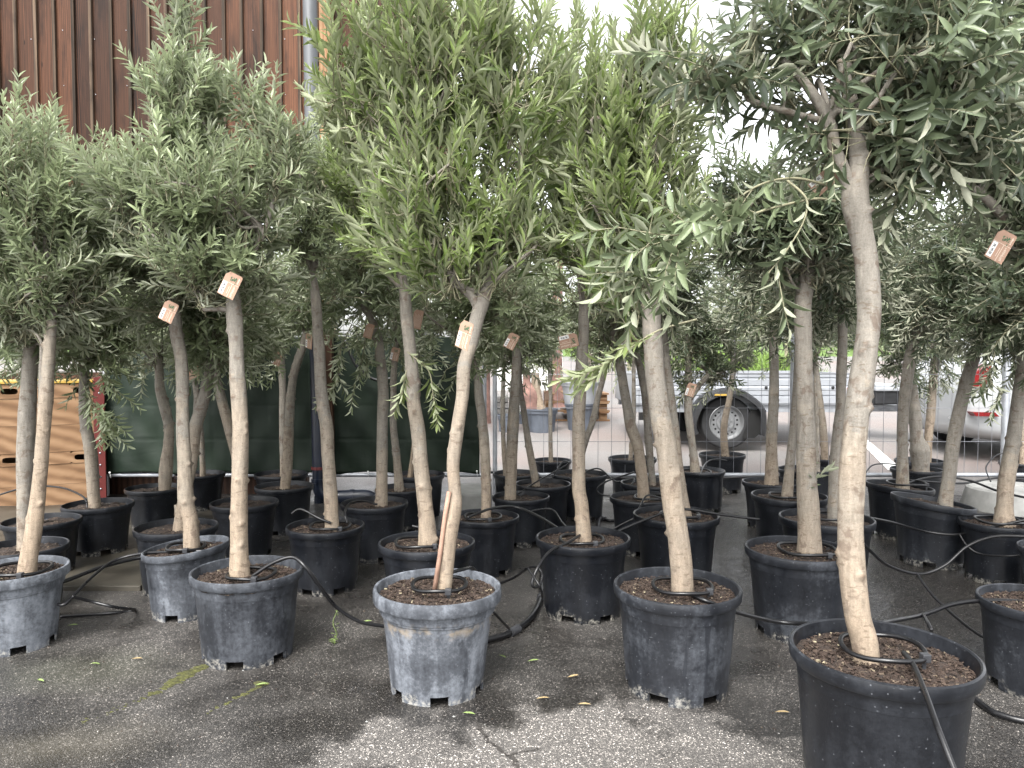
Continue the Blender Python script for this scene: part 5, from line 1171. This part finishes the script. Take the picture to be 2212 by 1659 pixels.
hose([(1010, 1118, 400), (1060, 1099, 380), (1110, 1095, 365), (1160, 1114, 375), (1215, 1148, 400)], .0068, 'black hose running over the slim tree pot to the straight tan tree')
hose([(1270, 1145, 420), (1230, 1170, 440), (1190, 1190, 455), (1165, 1220, 470), (1150, 1255, 475), (1153, 1268, 475), (1166, 1262, 470), (1171, 1240, 465), (1160, 1225, 460), (1140, 1228, 450), (1110, 1248, 430), (1075, 1262, 420)], .0062, 'black hose curled in a loop left of the ringed pot')
g_ = hose([(1175, 1195), (1170, 1250), (1168, 1290), (1150, 1330), (1115, 1360), (1070, 1378), (1010, 1388), (930, 1392)], .0125, 'thick glossy black supply pipe curving on the ground between the front pots', fit=((.30, .05), (.60, .07)), n=12)
hose([(1141, 1228, 470), (1165, 1265, 480), (1172, 1290, 470)], .0048, 'short thin hose joining the looped hose to the supply pipe')
hose([(1066, 1322, 520), (1085, 1343, 510), (1100, 1358, 490)], .0048, 'short thin hose meeting the supply pipe behind the caned tree pot')
hose([(545, 1245, 500), (590, 1216, 500), (632, 1204, 500), (660, 1225, 505), (690, 1265, 500), (725, 1310, 490), (775, 1342, 485), (830, 1353, 480)], .0072, 'black hose sagging from the left front pot to the caned tree pot')
hose([(960, 1240, 545), (1000, 1230, 530), (1020, 1227, 510), (1030, 1238, 480)], .0065, 'short black hose leaving the back rim of the caned tree pot')
hose([(440, 1190, 430), (370, 1192, 430), (300, 1197, 425), (245, 1212, 430), (200, 1245, 450), (165, 1280, 470), (140, 1305, 480), (125, 1305, 480)], .0065, 'black hose bowing from the pale dusty pot down to the left edge pot')
hose([(480, 1175, 400), (380, 1192, 410), (300, 1205, 415), (220, 1225, 430), (140, 1255, 450), (90, 1265, 460)], .009, 'thicker black hose laid behind the left front pots')
hose([(155, 1288, 475), (200, 1300, 465), (250, 1312, 460), (292, 1318), (230, 1325), (130, 1332)], .0065, 'thin black hose folded back on the ground by the left pots')
hose([(-20, 1075, 300), (60, 1052, 300), (130, 1053, 310), (175, 1070, 325), (188, 1085, 330)], .0055, 'thin black hose arching across the larch boxes')
hose([(187, 1075, 328), (188, 1100, 330)], .0045, 'short black drip tube in the pot before the red post')
hose([(750, 1130, 385), (745, 1105, 380), (760, 1085, 350), (790, 1083, 340), (815, 1090, 338)], .0060, 'black hose climbing into the pot right of the navy pipe')
hose([(630, 1110, 385), (650, 1100, 385), (690, 1120, 388), (715, 1130, 388)], .0065, 'black hose over the rim of the pot before the navy pipe')
hose([(890, 1136, 430), (915, 1142, 430), (930, 1150, 430)], .0060, 'black hose over the rim behind the caned tree')
hose([(1230, 1037, 300), (1290, 1012, 285), (1330, 1040, 290), (1370, 1035, 290), (1345, 1065, 300), (1305, 1070, 300), (1290, 1058, 300), (1310, 1040, 300), (1370, 1020, 290)], .0055, 'black hose curled in the air between the middle rear pots')
hose([(1250, 1140, 350), (1275, 1155, 350), (1310, 1160, 350), (1330, 1140, 350), (1370, 1120, 350)], .0055, 'black hose drooping between the ringed pot and the curving trunk pot')
hose([(1290, 1150), (1297, 1120), (1320, 1125), (1360, 1115)], .012, 'thick glossy pipe bending on the ground behind the ringed pot', fit=((.5, .05),), n=12)
hose([(1370, 1120, 350), (1385, 1090, 345), (1400, 1070, 340), (1440, 1080, 345), (1480, 1086, 350)], .0055, 'black hose arched over the curving tan tree pot')
hose([(1300, 1163, 400), (1400, 1120, 390), (1470, 1100, 385), (1560, 1112, 385), (1640, 1122, 385)], .0065, 'black hose resting on the clean black pot behind the smooth trunk')
hose([(1060, 1020, 250), (1200, 1034, 250), (1320, 1032, 250), (1490, 1036, 250), (1640, 1030, 250), (1760, 1036, 250)], .010, 'black pipe running along the bottom rail of the middle fence')
hose([(1115, 1070, 300), (1160, 1040, 290), (1215, 1010, 280), (1228, 1000, 280), (1215, 998, 280), (1195, 1030, 285)], .0050, 'thin black hose looping near the sapling pot')
hose([(1512, 1025, 262), (1525, 1000, 250), (1545, 992, 245), (1570, 995, 242)], .0050, 'thin black hose between the tall black pot and the ribbed pot')
hose([(1860, 1045, 275), (1885, 1005, 262), (1945, 1005, 258), (1960, 1020, 258)], .0050, 'thin black hose standing behind the largest trunk')
hose([(1700, 1200, 440), (1770, 1195, 450), (1810, 1170, 440)], .0055, 'short black hose in the mud-splashed pot')
hose([(2140, 1040, 300), (2130, 1010, 290), (2150, 985, 285), (2170, 978, 285)], .0045, 'thin pale-edged hose by the right fence post')
hose([(2106, 1510), (2150, 1540), (2230, 1560), (2300, 1555)], .010, 'black hose on the ground in front of the scuffed grey pot')
hose([(745, 735, 243), (770, 790, 243), (810, 820, 243), (855, 815, 243)], .012, 'dark cable sagging across the tarpaulin')

# ------------------------------------------------------------------ price cards
def text_mesh(body, size, name='price_text'):
    cu = bpy.data.curves.new(name, 'FONT'); cu.body = body; cu.size = size; cu.align_x = 'CENTER'; cu.align_y = 'CENTER'; cu.extrude = .0002; cu.offset = size*.022; cu.resolution_u = 3
    o = bpy.data.objects.new('tmp', cu); COL.objects.link(o); bpy.context.view_layer.update()
    me = bpy.data.meshes.new_from_object(o.evaluated_get(bpy.context.evaluated_depsgraph_get())); bpy.data.objects.remove(o); me.name = name; me.materials.clear(); me.materials.append(M['ink']); return me
price_me = text_mesh('FR. 99.50', .0125)
price_me2 = text_mesh('PR. 99.50', .0125)
def price_card(u, v, s, rot, label, yaw=0, size=1.0, back=False, squeeze=1.0, tie=None):
    c = P(u, v, s); g = empty('price_card', tuple(c)); tag(g, label, 'price card', 'brown price cards hanging in the trees')
    g.rotation_euler = (R(8), R(rot), R(yaw)); g.scale = (size*squeeze, size, size)
    def part(name, m, q):
        me = raw_mesh(name, q, m); return link(bpy.data.objects.new(name, me), g)
    # card with clipped top corners, laid out in x-z and facing -y
    W, Hh = .034, .051; out = [(-W, -Hh), (W, -Hh), (W, Hh-.006), (W-.004, Hh), (-W+.014, Hh), (-W, Hh-.016)]
    q = MB(); n = len(out); q.add([(a, 0, b) for a, b in out]+[(a, .0012, b) for a, b in out], [tuple(range(n)), tuple(range(n, 2*n))[::-1]]+[(k, n+k, n+(k+1) % n, (k+1) % n) for k in range(n)]); part('card', M['card'], q)
    y = -.0008
    def flat(x0, x1, z0, z1, yy=y): return [(x0, yy, z0), (x1, yy, z0), (x1, yy, z1), (x0, yy, z1)]
    if back:
        q = MB()
        for k in range(7): q.add(flat(-.024+.0075*k, -.0225+.0075*k, -.040, .030-.004*(k % 3)), [(0, 1, 2, 3)])
        part('printed_lines', M['print_cream'], q); return g
    part('sticker', M['sticker'], MB().add(flat(-.0315, -.0135, -.046, .006), [(0, 1, 2, 3)]))
    tx_ = link(bpy.data.objects.new('price_text', price_me), g); tx_.matrix_basis = Matrix.Translation((-.0225, -.0014, -.020)) @ Matrix.Rotation(R(90), 4, 'Y') @ Matrix.Rotation(R(90), 4, 'X') @ Matrix.Scale(.78, 4, (1, 0, 0))
    q = MB(); q.add(flat(-.034, .034, .0075, .0088), [(0, 1, 2, 3)]); q.add(flat(.006, .0078, -.050, .0075), [(0, 1, 2, 3)]); q.add(flat(-.001, .0006, -.036, -.006), [(0, 1, 2, 3)])
    rr = random.Random(3); z = .003
    while z > -.044: l = rr.uniform(.0015, .004); q.add(flat(.016+rr.uniform(-.002, .001), .021+rr.uniform(-.001, .004), z-l*.5, z), [(0, 1, 2, 3)]); z -= l
    z = .040
    while z > .016: l = rr.uniform(.002, .004); q.add(flat(.022, .0255+rr.uniform(-.001, .002), z-l*.7, z), [(0, 1, 2, 3)]); z -= l
    part('printed_lines', M['print_cream'], q)
    q = MB()
    for k in range(16):
        x_, z_ = rr.gauss(.001, .007), rr.gauss(.027, .008); a = rr.uniform(0, 3.1); l, w_ = .0055, .0022
        q.add([(x_+l*math.cos(a), y-.0001*k*.1, z_+l*math.sin(a)), (x_-w_*math.sin(a), y-.0001*k*.1, z_+w_*math.cos(a)), (x_-l*math.cos(a), y-.0001*k*.1, z_-l*math.sin(a)), (x_+w_*math.sin(a), y-.0001*k*.1, z_-w_*math.cos(a))], [(0, 1, 2, 3)])
    part('printed_sprig', M['print_green'], q)
    top = Vector((-.024, 0, .046)); q = MB().tube([top, top+Vector((.01, .01, .03)), top+Vector((.03, .02, .05))], .0007, 4); part('string', M['twig'], q)
    return g
price_card(497, 616, 530, 27, 'brown price card on the straight knobbly trunk at the left front', yaw=8)
price_card(364, 673, 480, 27, 'brown price card tilted beside the trunk above the pale dusty pot', yaw=5, size=.93)
price_card(1003, 724, 610, 22, 'brown price card hanging left of the caned pale trunk, priced 99.50', yaw=-28, squeeze=.8)
price_card(667, 737, 340, 14, 'small brown price card between the bent trunk and the navy-pipe tree', yaw=-35, size=.95)
price_card(598, 774, 300, 22, 'small brown price card at the slim dark trunk left of the navy pipe', size=.98)
price_card(1105, 737, 400, 28, 'brown price card on the wavy trunk right of the fence post', size=.86)
price_card(1228, 737, 440, 78, 'brown price card turned sideways left of the straight tan trunk', yaw=-20, size=.98)
price_card(1361, 742, 360, 50, 'brown price card behind the top of the curving tan trunk', size=1.0, yaw=10)
price_card(1492, 842, 272, 16, 'brown price card on the dark scarred trunk in front of the trailer', size=1.05)
price_card(2162, 532, 680, 26, 'brown price card among the leaves at the right edge', yaw=4, size=.95)
price_card(1779, 392, 690, 52, 'brown price card tucked behind the fork of the largest tree', yaw=-30, size=.8)
price_card(2124, 737, 345, -30, 'brown card seen from its printed back on the right leaning trunk', yaw=10, back=True, size=.95)
price_card(419, 806, 350, 4, 'brown card seen from behind on the forked olive', yaw=0, back=True, size=.9)
price_card(902, 690, 400, 8, 'narrow brown card edge beside the pale kinked trunk', yaw=50, back=True)
price_card(797, 715, 345, 14, 'narrow brown card left of the straight grey-brown trunk', yaw=45, back=True, size=.9)
price_card(853, 765, 300, 16, 'small brown price card on the slim trunk before the tarpaulin', yaw=-10, size=.95)
price_card(1180, 855, 235, -10, 'small brown card on the thin sapling outside the fence', back=True, size=.9, yaw=40)

# ------------------------------------------------------------------ small things on the ground
def fallen(u, v, rot, col, label, l=.027):
    c = G(u, v); v_, f_ = leaf_template(0, .12, .25); m_ = Matrix.Translation((c.x, c.y, .006)) @ Matrix.Rotation(R(rot), 4, 'Z') @ Matrix.Rotation(R(random.uniform(-12, 12)), 4, 'Y')
    q = MB().add([m_ @ Vector((p[0]*l*.42, (p[1]-.5)*l*1.9, p[2]*l+.004)) for p in v_.tolist()], f_)
    o = q.build('fallen_leaf', M[col], None, True); tag(o, label, 'leaf', 'leaves fallen on the asphalt')
for a in ((1013, 1546, 70, 'greenleaf', 'curled yellow-green leaf at the start of the crack in the dry asphalt'), (1152, 1431, 100, 'greenleaf', 'pale green leaf lying between the two front centre pots'), (1085, 1422, 40, 'greenleaf', 'small light leaf right of the caned tree pot'), (1238, 1465, 110, 'dryleaf', 'buff leaf curling left of the wet-marked pot'),
          (1172, 1513, 95, 'dryleaf', 'dry brown leaf on the edge of the pale patch'), (1262, 1526, 80, 'dryleaf', 'tan leaf lying flat on the pale dry patch'), (88, 1474, 60, 'greenleaf', 'green leaf on wet asphalt near the left edge'), (205, 1438, 75, 'greenleaf', 'small green leaf near the moss line'),
          (157, 1354, 100, 'greenleaf', 'tiny green leaf beside the folded hose'), (565, 1483, 105, 'greenleaf', 'whitish green leaf right of the moss tuft below the left pot'), (1690, 1543, 80, 'dryleaf', 'dark narrow leaf left of the largest pot'), (792, 1346, 100, 'greenleaf', 'pale leaf under the sagging hose by the caned tree pot'), (296, 1427, 90, 'dryleaf', 'reddish leaf above the moss line')):
    fallen(*a)
# crack in the dry patch: a shallow groove laid as a dark jagged sliver of open joint
def crack(pts, w0, name, label):
    rr = random.Random(5); pp = []
    P0 = [G(*p) for p in pts]
    for a, b in zip(P0[:-1], P0[1:]):
        for k in range(9): q = a.lerp(b, k/9); pp.append(q+Vector((rr.gauss(0, .004), rr.gauss(0, .004), 0)))
    pp.append(P0[-1]); q = MB(); vs = []
    for i, p in enumerate(pp):
        d = (pp[min(i+1, len(pp)-1)]-pp[max(i-1, 0)]).normalized(); s_ = Vector((-d.y, d.x, 0)); w_ = w0*rr.uniform(.25, 1.2)*(1 if 0 < i < len(pp)-1 else .1)
        vs += [p+s_*w_+Vector((0, 0, .004)), p-s_*w_+Vector((0, 0, .004))]
    q.add(vs, [(2*i, 2*i+1, 2*i+3, 2*i+2) for i in range(len(pp)-1)]); return tag(q.build(name, M['dark'] if False else M['crackm']), label, kind='structure')
M['crackm'] = simple('crack_dirt', (.035, .031, .027), .9)
crack([(1030, 1560), (1040, 1580), (1052, 1600), (1085, 1625), (1110, 1645), (1125, 1680)], .006, 'asphalt_crack', 'dark jagged crack running through the dry asphalt')
crack([(1095, 1632), (1130, 1625), (1170, 1620)], .004, 'asphalt_crack', 'side branch of the jagged crack')
# moss: cushions along two joints
def moss(line, n, w_, r_, label):
    rs = np.random.default_rng(n); q = MB(); a, b = G(*line[0]), G(*line[1])
    for i in range(n):
        t = rs.random(); c = a.lerp(b, t)+Vector((rs.normal(0, w_), rs.normal(0, w_*.6), 0)); r = r_*rs.uniform(.3, 1)*(1-.5*t); h = r*.35
        vs = []; m_ = 8
        for rr, hh in ((1, 0), (.8, .6), (.4, .95)):
            for k in range(m_): an = 2*math.pi*k/m_; x_ = r*rr*rs.uniform(.85, 1.15); vs.append((c.x+x_*math.cos(an)*1.5, c.y+x_*math.sin(an), h*hh))
        vs.append((c.x, c.y, h)); q.add(vs, [(j*m_+k, j*m_+(k+1) % m_, (j+1)*m_+(k+1) % m_, (j+1)*m_+k) for j in range(2) for k in range(m_)]+[(2*m_+k, 2*m_+(k+1) % m_, 3*m_) for k in range(m_)])
    tag(q.build('moss', M['moss'], None, True), label, 'moss', kind='stuff')
moss(((436, 1440), (330, 1500)), 130, .010, .018, 'yellow-green moss cushions in the joint below the left front pot')
moss(((570, 1478), (440, 1545)), 50, .006, .010, 'thin broken line of moss on the open asphalt')
moss(((330, 1500), (180, 1560)), 30, .012, .008, 'sparse moss specks leading to the left')
moss(((560, 1475), (575, 1478)), 8, .006, .018, 'small tuft of moss ending the thin moss line')
# weed in the asphalt
wc_ = G(722, 1392); wd = empty('weed', tuple(wc_)); tag(wd, 'spindly green weed growing from the asphalt below the sagging hose', 'weed')
rs = np.random.default_rng(2); st = [wc_, wc_+Vector((.01, 0, .05)), wc_+Vector((-.005, 0, .10)), wc_+Vector((.015, 0, .155))]
MB().tube(catmull(st, 4), .0016, 5).build('stem', M['greenleaf'], wd, True)
for i in range(26):
    t = rs.random()**1.5; p = Vector(np.array(wc_)+(np.array(st[3])-np.array(wc_))*t) + Vector((0, 0, .003)); a = rs.uniform(0, 6.28); l = .032*(1-.5*t)*rs.uniform(.5, 1)
    v_, f_ = leaf_template(1, .15); m_ = Matrix.Translation(p) @ Matrix.Rotation(a, 4, 'Z') @ Matrix.Rotation(rs.uniform(.1, .8), 4, 'X')
    MB().add([m_ @ Vector((q[0]*l*.3, q[1]*l, q[2]*l)) for q in v_.tolist()], f_).build('leaf', M['greenleaf'], wd, True)
# loose gravel grains and plant litter scattered on the asphalt
def scatter(n, name, m, label, xr, yr, size, seed):
    rs = np.random.default_rng(seed); q = MB()
    for i in range(n):
        x_, y_ = rs.uniform(*xr), rs.uniform(*yr); r = rs.uniform(*size); a = rs.uniform(0, 6.28)
        pts = [(x_+r*math.cos(a+k*1.57)*rs.uniform(.6, 1.3), y_+r*math.sin(a+k*1.57)*rs.uniform(.5, 1), .001) for k in range(4)]+[(x_, y_, r*.7)]
        q.add(pts, [(0, 1, 4), (1, 2, 4), (2, 3, 4), (3, 0, 4)])
    tag(q.build(name, m), label, kind='stuff')
scatter(1500, 'grit', M['chip'], 'loose grit and litter scattered on the asphalt', (-3, 3.2), (1.7, 6.2), (.0015, .005), 9)
scatter(90, 'pebbles', M['concrete'], 'few pale pebbles on the asphalt', (-2.5, 2.5), (1.8, 4.5), (.003, .007), 10)
print('triangles', TRI[0])
